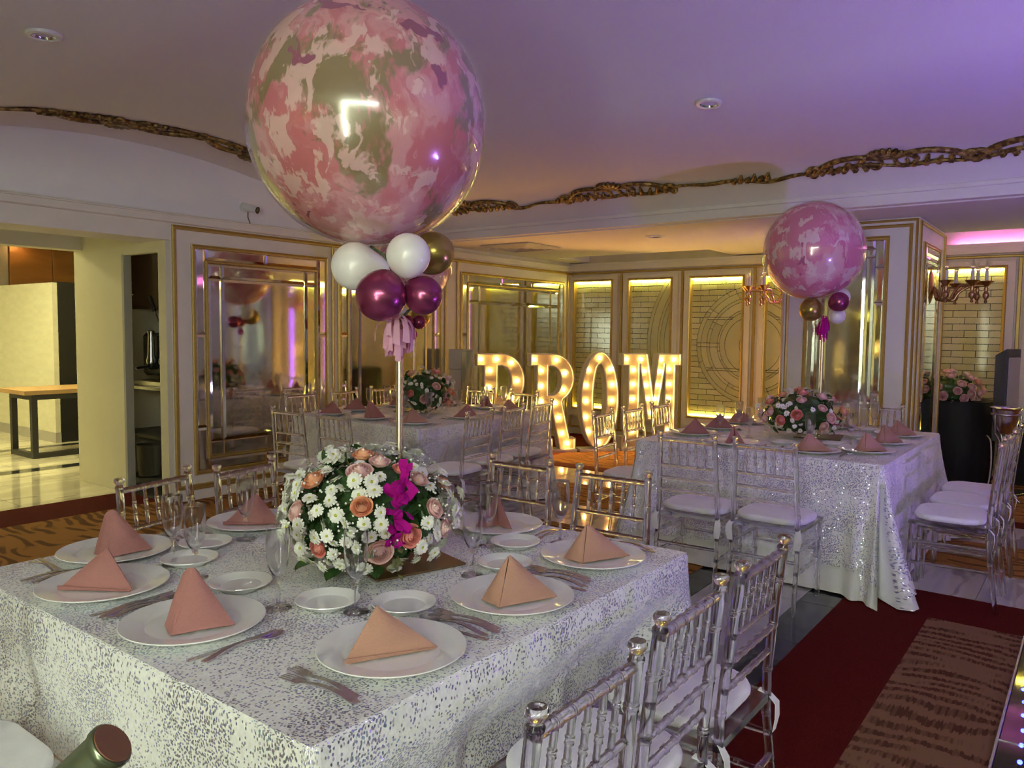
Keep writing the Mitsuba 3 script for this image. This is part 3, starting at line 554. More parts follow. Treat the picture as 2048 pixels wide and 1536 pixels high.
for ch, poly, (sx, sy), wd in (('P', Pp, (7.155, 5.925), 'P at the left end of the word by the mirror wall'), ('R', Rp, (7.653, 5.498), 'R between P and O'), ('O', Op, (8.137, 5.075), 'O between R and M'), ('M', Mp, (8.541, 4.723), 'M at the right end of the word')):
    x0 = poly.bounds[0]; t = thing(f'letter_{ch.lower()}', f'tall bulb lit letter {wd}', 'marquee letter')
    # local: x along word, y up, z towards the viewer
    m4 = np.eye(4); m4[:3, 0] = [ld[0], ld[1], 0]; m4[:3, 1] = [0, 0, 1]; m4[:3, 2] = [ln[0], ln[1], 0]; m4[:3, 3] = [sx, sy, .03]
    Mx = T(m4 @ np.array([[1, 0, 0, -x0], [0, 1, 0, 0], [0, 0, 1, 0], [0, 0, 0, 1.]]))
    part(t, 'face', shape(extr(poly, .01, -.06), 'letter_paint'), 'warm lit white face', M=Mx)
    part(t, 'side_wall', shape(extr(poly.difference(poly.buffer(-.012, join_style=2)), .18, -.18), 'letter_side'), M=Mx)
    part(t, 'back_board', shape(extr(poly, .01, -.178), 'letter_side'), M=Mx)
    for bx_, by_ in bulbs[ch]:
        if bulb_s is None: bulb_s = {**shape(sph((0, 0, 0), .019, 1), 'lamp_white'), 'emitter': lamp(BULB, .22)}
        c = (Mx @ mi.ScalarPoint3f(bx_*SC, (825-by_)*SC, -.026)); part(t, 'bulb', bulb_s, M=mat(c[0], c[1], c[2]))
    part(t, 'base_board', shape(bx(0, poly.bounds[2]-x0+.02, -.005, .012+.014, -.20, .03).apply_translation((-.01, 0, 0)), 'letter_side'), 'flat base board', M=T(m4 @ np.array([[1, 0, 0, 0], [0, 1, 0, -.022], [0, 0, 1, 0], [0, 0, 0, 1.]])))

t = thing('block', 'tall unlit grey plinth with a thick cap, standing left of the letter P', 'block')  # plain stand-in box for the grey shape beside the P
Mx = mat(6.85, 5.905, .004, -49)
part(t, 'body', shape(bx(-.135, .125, -.10, .10, 0, 1.03, .004), 'grey_jamb'), M=Mx); part(t, 'cap', shape(bx(-.145, .135, -.11, .11, 1.03, 1.255, .004), 'grey_jamb'), M=Mx); part(t, 'side_panel', shape(bx(.0, .115, -.114, -.108, .03, 1.24, .002), 'olive_panel'), 'streaked olive gold panel', M=Mx)
# ---- clear resin chairs
RING = .0022
def bamboo(L, r0, r1, step, n=12, knob=False, extra=.0):
    pr = [(0, 0), (r0*.9, 0), (r0, .004)]; k_ = max(2, round(L/step))
    for i in range(1, k_+(0 if knob else 0)):
        z_ = L*i/k_; r_ = r0+(r1-r0)*i/k_
        pr += [(r_, z_-.009), (r_+RING, z_-.006), (r_+RING*.2, z_), (r_+RING, z_+.006), (r_, z_+.009)]
    if knob: pr += [(r1, L-.042), (r1*1.15, L-.038), (r1*1.15, L-.032), (r1*.86, L-.026), (r1*.86, L-.022), (r1*1.3, L-.012), (r1*1.3, L-.006), (r1*1.05, L), (0, L)]
    else: pr += [(r1, L-.003), (r1*.8, L), (0, L)]
    return lathe(pr, n)
def along(m, a, b):
    a, b = np.array(a, float), np.array(b, float); z = (b-a)/np.linalg.norm(b-a); x_ = np.cross([0, 1, 0.] if abs(z[1]) < .9 else [1., 0, 0], z); x_ /= np.linalg.norm(x_)
    R4 = np.eye(4); R4[:3, 0] = x_; R4[:3, 1] = np.cross(z, x_); R4[:3, 2] = z; R4[:3, 3] = a
    m = m.copy(); m.apply_transform(R4); return m
def rail(a, b, r_=.009, step=.075, n=10): L = np.linalg.norm(np.array(b)-np.array(a)); return along(bamboo(L, r_, r_, step, n), a, b)
def backpost(s):
    m = bamboo(.92, .0115, .0145, .125, 14, True); v = m.vertices; z_ = v[:, 2].copy()
    v[:, 1] += -.205-.055*np.clip((.45-z_)/.45, 0, 1)**1.3-.045*np.clip((z_-.45)/.47, 0, 1)**1.2
    v[:, 0] += s*(.178-.020*np.clip((z_-.40)/.52, 0, 1)+.004*np.clip((.4-z_)/.4, 0, 1)); m.vertices = v; return m
def py_(z_): return -.205-.045*np.clip((z_-.45)/.47, 0, 1)**1.2
def px_(z_): return .178-.020*np.clip((z_-.40)/.52, 0, 1)
CH = []
def c_(nm, mesh, b='acrylic', sm=38): CH.append((nm, shape(mesh, b, sm)))
for s in (-1, 1): c_('back_leg', backpost(s))
for s in (-1, 1): c_('front_leg', rail((s*.182, .172, 0), (s*.178, .160, .44), .0125, .125, 12))
for z_, r_ in ((.872, .0115), (.725, .0085), (.652, .0085), (.582, .0085)): c_('top_rail' if z_ > .8 else 'back_rail', rail((-px_(z_)+.008, py_(z_), z_), (px_(z_)-.008, py_(z_), z_), r_, .052))
for i in range(5):
    f_ = (i+1)/6*2-1; c_('spindle', rail((f_*.155, py_(.725), .733), (f_*.152, py_(.87), .862), .0068, .043, 9))
for s in (-1, 1):
    for z_ in (.335, .215): c_('side_stretcher', rail((s*.180, -.222, z_), (s*.180, .163, z_), .0095, .10))
c_('front_stretcher', rail((-.18, .166, .275), (.18, .166, .275), .0095, .09)); c_('rear_stretcher', rail((-.172, -.225, .275), (.172, -.225, .275), .0095, .09))
seat_poly = Polygon([(-.178, -.205), (.178, -.205), (.186, .165), (-.186, .165)]).buffer(.012, 4)
c_('seat', extr(seat_poly, .022, .432), sm=False)
def cushion():
    P = np.array(Polygon([(-.175, -.175), (.175, -.175), (.185, .145), (-.185, .145)]).buffer(-.10).buffer(.115, 10).exterior.coords)[:-1]
    c = P.mean(0); rings = []
    for f_, z_ in ((.0, .456), (.9, .456), (.97, .460), (1.0, .470), (1.0, .480), (.975, .489), (.93, .493), (.7, .498), (.35, .501), (0, .502)): rings.append(np.c_[c+(P-c)*f_, np.full(len(P), z_)])
    R_ = np.array(rings); R_ = np.concatenate([R_, R_[:, :1]], 1); m = sheet(R_); m.merge_vertices(); m.vertices[:, 2] += .003*(meshkit.noise(m.vertices*[22, 22, 5])-.5)*(m.vertices[:, 2] > .47); m.fix_normals(); return m
CH.append(('cushion', shape(cushion(), 'cushion_fabric', 50)))
def tie(s): return sheet(np.array([[(s*.165+o, -.19, .462), (s*.180+o, -.215, .45), (s*.188+o*1.4, -.236, .425), (s*.186+o*1.6, -.238, .385), (s*.180+o*1.2, -.232, .345)] for o in (-.012, .0, .012)]), .0015)
for s in (-1, 1): CH.append(('cushion_tie', shape(tie(s), 'white_cotton', 50)))
def chair(x_, y_, rz, lab, group):
    t = thing('chiavari_chair', lab, 'chair', group); Mx = mat(x_, y_, 0, rz)
    for nm, sh in CH: part(t, nm, sh, M=Mx)
    return t
# rz: chair faces local +y
def at_back(px, py, rz):      # from the middle of the back top to the seat centre
    a = math.radians(rz); return px-.25*math.sin(a), py+.25*math.cos(a)
SEATS = []
G1, G2, G3 = 'chairs around the front table', 'chairs around the right table', 'chairs around the rear left table'
for px, py, rz, lab, g in (
  (1.085, .645, 0, 'nearest of three clear chairs right of the front table, at the bottom edge', G1), (1.555, .675, 1, 'middle one of three clear chairs along the right of the front table', G1), (2.005, .678, 0, 'farthest of three clear chairs along the right of the front table', G1),
  (2.79, 2.05, 90, 'clear resin chair behind the front table just right of its flowers', G1), (2.80, 1.585, 92, 'clear resin chair behind the right corner of the front table', G1),
  (1.555, 2.90, 193, 'clear chair at the far left of the front table, nearer the corridor', G1), (1.945, 2.885, 192, 'clear resin chair at the far left of front table, beside the flowers', G1),
  (.36, 2.02, -90, 'clear chair at the lower left corner showing its white cushion', G1),
  (4.05, 1.83, -88, 'clear resin chair before the right table, left one of the near pair', G2), (4.09, 1.405, -90, 'clear resin chair before the right table, right one of the near pair', G2),
  (4.98, .40, 2, 'front one of three clear chairs right of the right table', G2), (5.42, .39, 0, 'middle one of three clear chairs right of the right table', G2), (5.86, .39, 0, 'rear one of three clear chairs right of the right table', G2),
  (4.90, 2.87, 186, 'gold glinting clear chair left of the right table, nearest of three before O', G2), (5.37, 2.88, 182, 'gold glinting clear chair left of the right table, middle of three', G2), (5.84, 2.88, 182, 'gold glinting clear chair left of right table, farthest of three before M', G2),
  (6.92, 1.42, 88, 'clear resin chair between the right table and the mirrored pillar', G2),
  (3.46, 4.62, -88, 'clear resin chair before the rear left table, left of the balloon pole', G3), (3.48, 4.15, -90, 'clear resin chair before the rear left table, closest to the balloon pole', G3),
  (4.26, 3.49, 6, 'clear resin chair right of the rear left table, nearest of three', G3), (4.77, 3.57, 10, 'clear resin chair right of the rear left table, middle of three', G3), (5.22, 3.62, 6, 'clear resin chair right of the rear left table, farthest before letter R', G3),
  (6.02, 4.93, 90, 'clear resin chair on the far side of rear left table before the P stem', G3), (6.0, 4.38, 88, 'clear resin chair on the far side of rear left table before the P foot', G3),
  (4.45, 5.74, 180, 'clear resin chair between rear left table and mirror, nearest of three', G3), (4.98, 5.76, 184, 'clear resin chair between rear left table and mirror, middle of three', G3), (5.48, 5.76, 180, 'clear resin chair between rear left table and mirror, farthest of three', G3)):
    x_, y_ = at_back(px, py, rz); chair(x_, y_, rz, lab, g); a_ = math.radians(rz); SEATS.append((x_-.185*math.sin(a_), y_+.185*math.cos(a_)))

# ---- cloth covered tables
def cloth(x0, x1, y0, y1, seed, z0=.012, z1=.76, flare=.03, fold=.02, pool=.10, n_side=90, off=0., lift=0.):
    r = np.random.default_rng(seed); rad = .022; P, Nn, S, C = [], [], [], []
    cs = [(x1, y0), (x1, y1), (x0, y1), (x0, y0)]; s = 0
    seg = [((x0, y0), (x1, y0), (0, -1)), ((x1, y0), (x1, y1), (1, 0)), ((x1, y1), (x0, y1), (0, 1)), ((x0, y1), (x0, y0), (-1, 0))]
    for a, b, n_ in seg:
        a, b, n_ = map(np.array, (a, b, n_)); L = np.linalg.norm(b-a)
        for u in np.linspace(rad, L-rad, n_side): P.append(a+(b-a)*u/L); Nn.append(n_); S.append(s+u); C.append(min(u, L-u))
        n2 = np.array([-n_[1], n_[0]]) ; s += L
        for k_ in range(1, 6):
            a_ = k_/6*math.pi/2; d_ = n_*math.cos(a_)+np.array([-n_[1], n_[0]])*math.sin(a_)
            P.append(b); Nn.append(d_); S.append(s+.02*k_); C.append(0)
        s += .12
    P, Nn, S, C = np.array(P, float), np.array(Nn, float), np.array(S), np.array(C)
    Pin = np.clip(P, [x0+rad, y0+rad], [x1-rad, y1-rad])
    ts = np.r_[0, .03, np.linspace(.07, 1, 20)]; V, UV = [], []
    ph = r.uniform(0, 6.28, 6); amp = fold*(.55*np.sin(S*9+ph[0]+np.sin(S*3+ph[4]))+.3*np.sin(S*17+ph[1])+.15*np.sin(S*31+ph[2])); corner = np.exp(-(C/.16)**2); cf = pool*corner*(.75+.35*np.cos(C*46+ph[3]))
    for t_ in ts:
        o = rad+off+(flare*t_+np.maximum(amp*t_**1.1, -.012)+cf*t_**1.6)*1.0
        for fx, fy in SEATS:
            if x0-.3 < fx < x1+.3 and y0-.3 < fy < y1+.3:
                dl = P-np.array([fx, fy]); tang = np.abs(dl[:, 0]*-Nn[:, 1]+dl[:, 1]*Nn[:, 0]); dep = -(dl*Nn).sum(1)   # how far the seat front stands outside the cloth line
                g_ = np.clip(1-np.maximum(tang-.19, 0)/.12, 0, 1)*np.clip((t_-.12)/.22, 0, 1); lim = dep-.012-rad-off; g_ = np.where((np.abs(dep) < .25), g_, 0)*(Nn@np.array([fx-(x0+x1)/2, fy-(y0+y1)/2]) > .3); o = np.where(g_ > 0, o+(np.minimum(o, lim)-o)*g_, o)
        Q = Pin+Nn*o[:, None]; z_ = z1+lift-rad*.0-(z1-z0)*t_
        if t_ == 0: Q = Pin+Nn*(rad*.75+off)
        if t_ == .03: z_ = z1-.010
        zz = np.full(len(Q), z_)+.012*(meshkit.noise(np.c_[Q*6, np.zeros(len(Q))], seed)-.5)*(t_ > .95)*0
        V.append(np.c_[Q, zz]); UV.append(np.c_[S, np.full(len(S), -(.05+t_*(z1-z0)))])
    V = np.array(V); V = np.concatenate([V, V[:, :1]], 1); UV = np.array(UV); l_ = UV[:, :1].copy(); l_[:, :, 0] = S[-1]+.02; UV = np.concatenate([UV, l_], 1)
    m = sheet(V); uv = UV.reshape(-1, 2)
    gx, gy = np.linspace(x0+rad*.25-off, x1-rad*.25+off, 26), np.linspace(y0+rad*.25-off, y1-rad*.25+off, 26)
    G = np.array([[(a, b, z1+lift+.0) for b in gy] for a in gx]); tp = sheet(G); nv = len(m.vertices)
    m = trimesh.Trimesh(np.vstack([m.vertices, tp.vertices]), np.vstack([m.faces, tp.faces+nv]), process=False); uv = np.vstack([uv, np.c_[tp.vertices[:, 0]+7, tp.vertices[:, 1]+3]])
    return m, uv
def cut(mu, zmin, keep_corner=None):
    m, uv = mu; c = m.triangles_center; k_ = c[:, 2] > zmin+.035*(meshkit.noise(c*[9, 9, 0])-.5)
    if keep_corner is not None: k_ |= np.hypot(c[:, 0]-keep_corner[0], c[:, 1]-keep_corner[1]) < .14
    return trimesh.Trimesh(m.vertices, m.faces[k_], process=False), uv
TB = {'front': (.824, 2.361, 1.045, 2.594), 'right': (4.64, 6.42, .93, 2.446), 'rear left': (4.08, 5.77, 3.92, 5.38)}
t = thing('tablecloth', 'white iridescent sequin tablecloth on the front table nearest the camera', 'tablecloth')
m, uv = cloth(*TB['front'], 1, fold=.016, flare=.035); part(t, 'sequin_layer', mikit.ply(m, 'sequin_cloth', smooth=True, uv=uv))
t = thing('tablecloth', 'white sequin tablecloth on the right table, plain hem trailing on the floor', 'tablecloth')
m, uv = cloth(*TB['right'], 2, fold=.028, flare=.05, pool=.15); part(t, 'plain_skirt', mikit.ply(m, 'white_cotton', smooth=True, uv=uv), 'plain white cloth hem below the sequins')
m, uv = cut(cloth(*TB['right'], 2, fold=.028, flare=.05, pool=.15, off=.014, lift=.004), .17, (4.60, .88)); part(t, 'sequin_layer', mikit.ply(m, 'sequin_cloth', smooth=True, uv=uv*.80))
t = thing('tablecloth', 'white sequin tablecloth on the rear left table by the mirror wall', 'tablecloth')
m, uv = cloth(*TB['rear left'], 3, fold=.02, flare=.04); part(t, 'sequin_layer', mikit.ply(m, 'sequin_cloth', smooth=True, uv=uv*.80))
ZT = .7625; ZR = .7655

# ---- tableware
def plate_mesh(R_, n=56):
    s = R_/.165
    return lathe([(0, .006), (.08*s, .006), (.086*s, .002), (.092*s, 0), (.098*s, .002), (.104*s, .006), (.155*s, .017), (.163*s, .0195), (.165*s, .0215), (.1635*s, .0235), (.158*s, .0225), (.118*s, .0155), (.110*s, .0125), (.104*s, .0105), (0, .010)], n)
PLATE, SIDEP = shape(plate_mesh(.165), 'porcelain', 40), shape(plate_mesh(.083, 40), 'porcelain', 40)
FL_OUT = [(0, 0), (.031, 0), (.033, .0015), (.031, .003), (.012, .007), (.0055, .013), (.0042, .022), (.0042, .060), (.0052, .072), (.009, .080), (.016, .090), (.0235, .106), (.0285, .130), (.0305, .155), (.0305, .180), (.0295, .212)]
FL_IN = [(.0287, .2125), (.0280, .212), (.0290, .180), (.0290, .155), (.0270, .131), (.0222, .108), (.015, .0935), (.008, .0855), (0, .083)]
FLUTE = shape(lathe(FL_OUT+FL_IN, 28), 'crystal', 40)
def flat_piece(poly, L, lift, th=.0024):
    """flat outline (x across, y along) thickened and arched like cutlery; lift(y) gives height"""
    m = extr(poly, th); m = m.subdivide_to_size(.012) if hasattr(m, 'subdivide_to_size') else m; m.vertices[:, 2] += lift(m.vertices[:, 1]); return orient(m)
def fork_mesh(L=.205, s=1.):
    h = [(-.0035, .10), (-.004, .02), (-.0065, -.06), (-.0085, -.095), (-.006, -.105), (.006, -.105), (.0085, -.095), (.0065, -.06), (.004, .02), (.0035, .10)]
    tines = [Polygon([(-.0035, .05-.045), (-.0038, .035), (-.0125, .052), (-.0125, .07), (.0125, .07), (.0125, .052), (.0038, .035), (.0035, .005)])]+[sbox(x_-.0017, .068, x_+.0017, .105) for x_ in (-.0108, -.0036, .0036, .0108)]
    p = unary_union([Polygon(h[:2]+h[2:8]+[(.0035, .03), (-.0035, .03)]).buffer(.0005)]+tines)
    return flat_piece(p, L, lambda y: .006+.008*np.sin(np.clip((y+.1)/.15, 0, 1)*np.pi)+.10*np.clip(y-.05, 0, 1)-1.6*np.clip(y-.045, 0, 1)**2)
def knife_mesh():
    p = Polygon([(-.0045, -.11), (.0045, -.11), (.0055, -.09), (.004, -.01), (.005, 0), (.010, .03), (.011, .06), (.008, .09), (.002, .112), (-.004, .115), (-.005, .10), (-.0045, 0), (-.004, -.01), (-.0055, -.09)])
    return flat_piece(p, .22, lambda y: .004+0*y, .003)
def spoon_mesh():
    hdl = Polygon([(-.003, .05), (-.004, 0), (-.0075, -.08), (-.0085, -.095), (-.005, -.105), (.005, -.105), (.0085, -.095), (.0075, -.08), (.004, 0), (.003, .05)])
    p = unary_union([hdl.buffer(.0003), affinity.scale(Point(0, .078).buffer(1, 20), .0195, .031)])
    m = flat_piece(p, .2, lambda y: .005+.010*np.sin(np.clip((y+.09)/.14, 0, 1)*np.pi)); v = m.vertices; d = ((v[:, 0]/.0195)**2+((v[:, 1]-.078)/.031)**2)
    v[:, 2] += np.where(d < 1.02, -.007*(1-np.clip(d, 0, 1)), 0); m.vertices = v; return m
FORK, KNIFE, SPOON = shape(fork_mesh(), 'steel', 40), shape(knife_mesh(), 'steel', 40), shape(spoon_mesh(), 'steel', 40)
def napkin(h, L, Rr, B, seed, lean=0., rnd=.0, depth=.07, ax=0., hem=True, crease=None):
    """folded napkin: a pinched three-sided tent. L, Rr: left and right front feet, B: half depth behind, ax apex x"""
    r = np.random.default_rng(seed); ms = []
    def face(a, b, ap, bulge, n=12, m_=12):
        a, b, ap = map(np.array, (a, b, ap)); nn = np.cross(b-a, ap-a); nn = nn/np.linalg.norm(nn); G = []
        for i in range(n):
            v = i/(n-1); row = []
            for j in range(m_):
                u = j/(m_-1); w = 1-v*(1-rnd*.0); q = (a*(1-u)+b*u)*(1-v)+ap*v+(np.array([(u-.5)*rnd*(1-abs(2*u-1)*.0), 0, 0])*v)
                q = q+nn*bulge*math.sin(math.pi*u)*math.sin(math.pi*min(1, v*.9+.08))+np.array([0, 0, rnd*.35*(1-(2*u-1)**2)*v**2]); row.append(q)
            G.append(row)
        G = np.array(G); G = G+.0012*(meshkit.noise(G*[60, 60, 60], seed)-.5)[..., None]; return sheet(G, .0028)
    ap = (ax, lean, h)
    if crease is None: ms.append(face((L[0], L[1], .004), (Rr[0], Rr[1], .004), ap, .012))
    else:
        cx_, cy_ = crease; ms.append(face((L[0], L[1], .004), (cx_, cy_, .004), (ax-.004, lean, h-.003), .010)); ms.append(face((cx_, cy_, .004), (Rr[0], Rr[1], .004), ap, .010))
    ms.append(face((Rr[0], Rr[1], .004), (ax+.01, B, .004), (ax, lean+.004, h-.001), -.010)); ms.append(face((ax-.012, B*.9, .004), (L[0], L[1], .004), (ax, lean+.004, h-.001), -.012))
    if hem:
        G = np.array([[(L[0]*(1-u)+Rr[0]*u*.96, L[1]*(1-u)+Rr[1]*u-.004-.003*v, .003+.012*v*(1-.7*u)) for v in (0, .5, 1)] for u in np.linspace(0, 1, 14)]); ms.append(sheet(G, .0025))
    return cat(ms)
NAP = [napkin(.105, (-.105, -.055), (.098, -.015), .055, 1, -.01, ax=-.035), napkin(.115, (-.085, -.02), (.115, -.03), .05, 2, -.01, ax=-.01, hem=False, crease=(-.05, -.085)), napkin(.105, (-.10, -.005), (.11, -.035), .05, 3, 0, ax=-.02, hem=False, crease=(-.062, -.07)),
       napkin(.112, (-.062, -.06), (.058, -.065), .06, 4, .0, ax=.0, hem=False, crease=(.002, -.012)), napkin(.118, (-.052, -.035), (.108, -.005), .06, 5, .010, rnd=.034, ax=-.01, hem=False, crease=(.0, -.092)), napkin(.105, (-.10, -.04), (.10, -.05), .05, 6, .0, ax=.01)]
NAPS = [shape(m_, b_, 45) for m_, b_ in zip(NAP, ('napkin_cloth_b', 'napkin_cloth_b', 'napkin_cloth_b', 'napkin_cloth', 'napkin_cloth', 'napkin_cloth'))]
def setting(tb, seat, x_, y_, rz, nap, nrz=0., side=None, glass=None, cut_=('fork', 'fork', 'knife', 'spoon'), swap=None, nlab='dusty pink napkin'):
    """rz: the way the diner faces (local +y); everything is laid from the diner's side"""
    z_ = ZT if tb == 'front' else ZR; a = math.radians(rz); G = f'on the {tb} table'
    def w(lx, ly): return x_+lx*math.cos(a)-ly*math.sin(a), y_+lx*math.sin(a)+ly*math.cos(a)
    one('dinner_plate', PLATE, f'large white dinner plate {seat}', 'plate', 'dinner plates '+G, mat(x_, y_, z_))
    one('napkin', NAPS[nap], f'{nlab} {seat}', 'napkin', 'folded napkins '+G, mat(x_, y_, z_+.011, nrz))
    if side: one('side_plate', SIDEP, f'small white side plate {seat}', 'plate', 'side plates '+G, mat(*side, z_))
    if glass: one('champagne_flute', FLUTE, f'empty champagne flute {seat}', 'glass', 'champagne flutes '+G, mat(*glass, z_, 0))
    lay = {'fork': [(-.192, .0), (-.215, -.015)], 'knife': [(.180, -.012)], 'spoon': [(.203, .0)]}; used = {}
    for c in cut_:
        i = used.get(c, 0); used[c] = i+1; lx, ly = lay[c][i]; X_, Y_ = w(lx, ly)
        lab = {'fork': ('inner', 'outer')[i]+' fork', 'knife': 'steel knife', 'spoon': 'steel spoon'}[c]
        one(c, {'fork': FORK, 'knife': KNIFE, 'spoon': SPOON}[c], f'{lab} {seat}', c, c+('s ' if c != 'knife' else ' ')+G if c != 'knife' else 'knives '+G, mat(X_, Y_, z_, rz+rng.uniform(-4, 4)))
setting('front', 'nearest the bottom of the front table', 1.183, 1.215, 0, 0, -38, (1.399, 1.394), (1.31, 1.475))
setting('front', 'in the middle of the front table right edge', 1.625, 1.217, 0, 1, -42, (1.84, 1.408), (1.721, 1.437))
setting('front', 'at the right corner of the front table', 2.080, 1.244, 0, 2, -36, (2.047, 1.522), (2.181, 1.435))
setting('front', 'just right of the front table flowers', 2.20, 1.72, 90, 3, -58, None, (2.0, 1.60), ('fork', 'fork', 'knife'))
setting('front', 'left of the bottom plate on the front table', 1.002, 1.701, -90, 4, -62, (1.292, 1.563), (1.206, 1.651), nlab='rounded upright pink napkin')
setting('front', 'at the left edge of the front table', .998, 2.136, -90, 5, -52, (1.234, 1.856), (1.209, 2.039))
setting('front', 'at the far left corner of the front table', 1.178, 2.440, 180, 4, -40, (1.269, 2.173), (1.235, 2.205))
setting('front', 'behind the glasses left of the front table flowers', 1.675, 2.430, 180, 5, -46, (1.40, 2.30), (1.54, 2.286))
# right table
for s_ in (('at the near side of the right table before the flowers', 4.835, 1.37, -90, 2, -70, (5.05, 1.62), (5.02, 1.44)), ('at the left front of the right table behind two chairs', 4.835, 1.86, -90, 3, -60, (5.06, 1.95), (5.22, 1.90)),
           ('at the right corner of the right table', 5.06, 1.115, 0, 1, -50, (5.2, 1.33), (5.32, 1.27)), ('in the middle of the right table right edge', 5.54, 1.115, 0, 1, -45, (5.72, 1.33), (5.75, 1.29)), ('at the far end of the right table right edge', 6.02, 1.115, 0, 2, -45, (6.15, 1.33), (6.25, 1.33)),
           ('at the left edge of the right table, nearest of three', 5.12, 2.26, 180, 5, -55, None, (5.27, 2.13)), ('at the left edge of the right table, middle of three', 5.56, 2.26, 180, 5, -60, None, (5.60, 2.12)), ('at the left edge of the right table, farthest of three', 6.02, 2.26, 180, 2, -55, None, (6.02, 2.10)),
           ('behind the flowers at the far side of the right table', 6.22, 1.62, 90, 5, -50, None, (6.16, 1.46))):
    setting('right', *s_, cut_=('fork', 'knife'))
for s_ in (('at the near left corner of the rear left table', 4.27, 5.10, -90, 5, -55, None, (4.58, 4.98)), ('left of the balloon pole on the rear left table', 4.27, 4.62, -90, 4, -50, None, (4.6, 4.58)), ('just right of the balloon pole on the rear left table', 4.27, 4.14, -90, 2, -52, None, (4.62, 4.33)),
           ('at the right edge of the rear left table, near one', 4.82, 4.10, 0, 5, -50, None, (4.98, 4.32)), ('at the right edge of the rear left table, far one', 5.42, 4.10, 0, 2, -50, None, (5.58, 4.3)),
           ('at the mirror side of the rear left table, near one', 4.62, 5.20, 180, 5, -50, None, (4.83, 5.02)), ('at the mirror side of the rear left table, far one', 5.16, 5.20, 180, 2, -50, None, (5.24, 5.1)),
           ('at the far side of rear left table, left of P', 5.58, 4.98, 90, 3, -50, None, (5.45, 4.83)), ('at the far side of the rear left table under the P', 5.58, 4.50, 90, 3, -50, None, (5.42, 4.40))):
    setting('rear left', *s_, cut_=('fork', 'knife'))

# ---- flowers
def rose_mesh():
    ms = []
    for l, (cnt, R_, H_, cl, cu) in enumerate(((2, .20, 1.30, .45, 0), (3, .34, 1.28, .40, .0), (3, .50, 1.22, .32, .04), (4, .66, 1.12, .22, .12), (5, .82, .98, .10, .24), (5, .97, .80, -.02, .34))):
        for j in range(cnt):
            ph = 2*math.pi*(j+.41*l)/cnt; w = math.pi/cnt*1.42; G = []
            for v in np.linspace(0, 1, 7):
                row = []
                for u in np.linspace(-1, 1, 8):
                    th = ph+u*w; rho = R_*(.30+.70*math.sin(min(v*1.35, 1)*1.57))*(1-cl*v**2.5)+cu*R_*.45*v**5+.07*R_*u; z_ = H_*(v**1.05)-.22*cu*v**8-.16*H_*abs(u)**2.5*v**2
                    row.append((rho*math.cos(th), rho*math.sin(th), z_-.62))
                G.append(row)
            ms.append(sheet(np.array(G)))
    return cat(ms)
ROSE = {c: shape(rose_mesh(), 'rose_'+c, 60) for c in ('peach', 'pink', 'coral')}
def sepal(): return cat([sheet(np.array([[(.2*math.cos(a+o), .2*math.sin(a+o), -.5) for o in (-.4, 0, .4)], [(.8*math.cos(a+o), .8*math.sin(a+o), -.42) for o in (-.25, 0, .25)], [(1.15*math.cos(a), 1.15*math.sin(a), -.25)]*3])) for a in np.arange(5)*1.2566])
SEPAL = shape(sepal(), 'leaf_green', 50)
def daisy_mesh(n=15, seed=0):
    r = np.random.default_rng(seed); ms = []
    for lay in (0, 1):
        for j in range(n):
            a = 2*math.pi*(j+.5*lay)/n+r.uniform(-.08, .08); L = (1-.22*lay)*r.uniform(.9, 1.08); wd = .165; c, s = math.cos(a), math.sin(a); el = .12+.25*lay+r.uniform(-.1, .1)
            G = np.array([[(c*t_*L-s*o*wd*f_, s*t_*L+c*o*wd*f_, el*t_-.22*t_*t_+.02*lay) for o in (-1, 0, 1)] for t_, f_ in ((.12, .5), (.6, 1.), (.92, .85), (1., .25))]); ms.append(sheet(G))
    return cat(ms)
DAISY = [shape(daisy_mesh(15, s), 'daisy_petal', False) for s in (1, 2)]; DAISY_LO = shape(daisy_mesh(9, 5), 'daisy_petal', False)
EYE = shape(lathe([(.24, 0), (.22, .10), (.12, .15), (0, .16)], 10), 'daisy_eye', True)
def leaf_mesh(wd=.38):
    G = np.array([[(t_, o*wd*math.sin(math.pi*min(1, t_*.92+.06))**.8, .10*abs(o)-.25*t_*t_) for o in (-1, -.5, 0, .5, 1)] for t_ in np.linspace(0, 1, 8)]); return sheet(G)
LEAF = shape(leaf_mesh(), 'leaf_green', True)
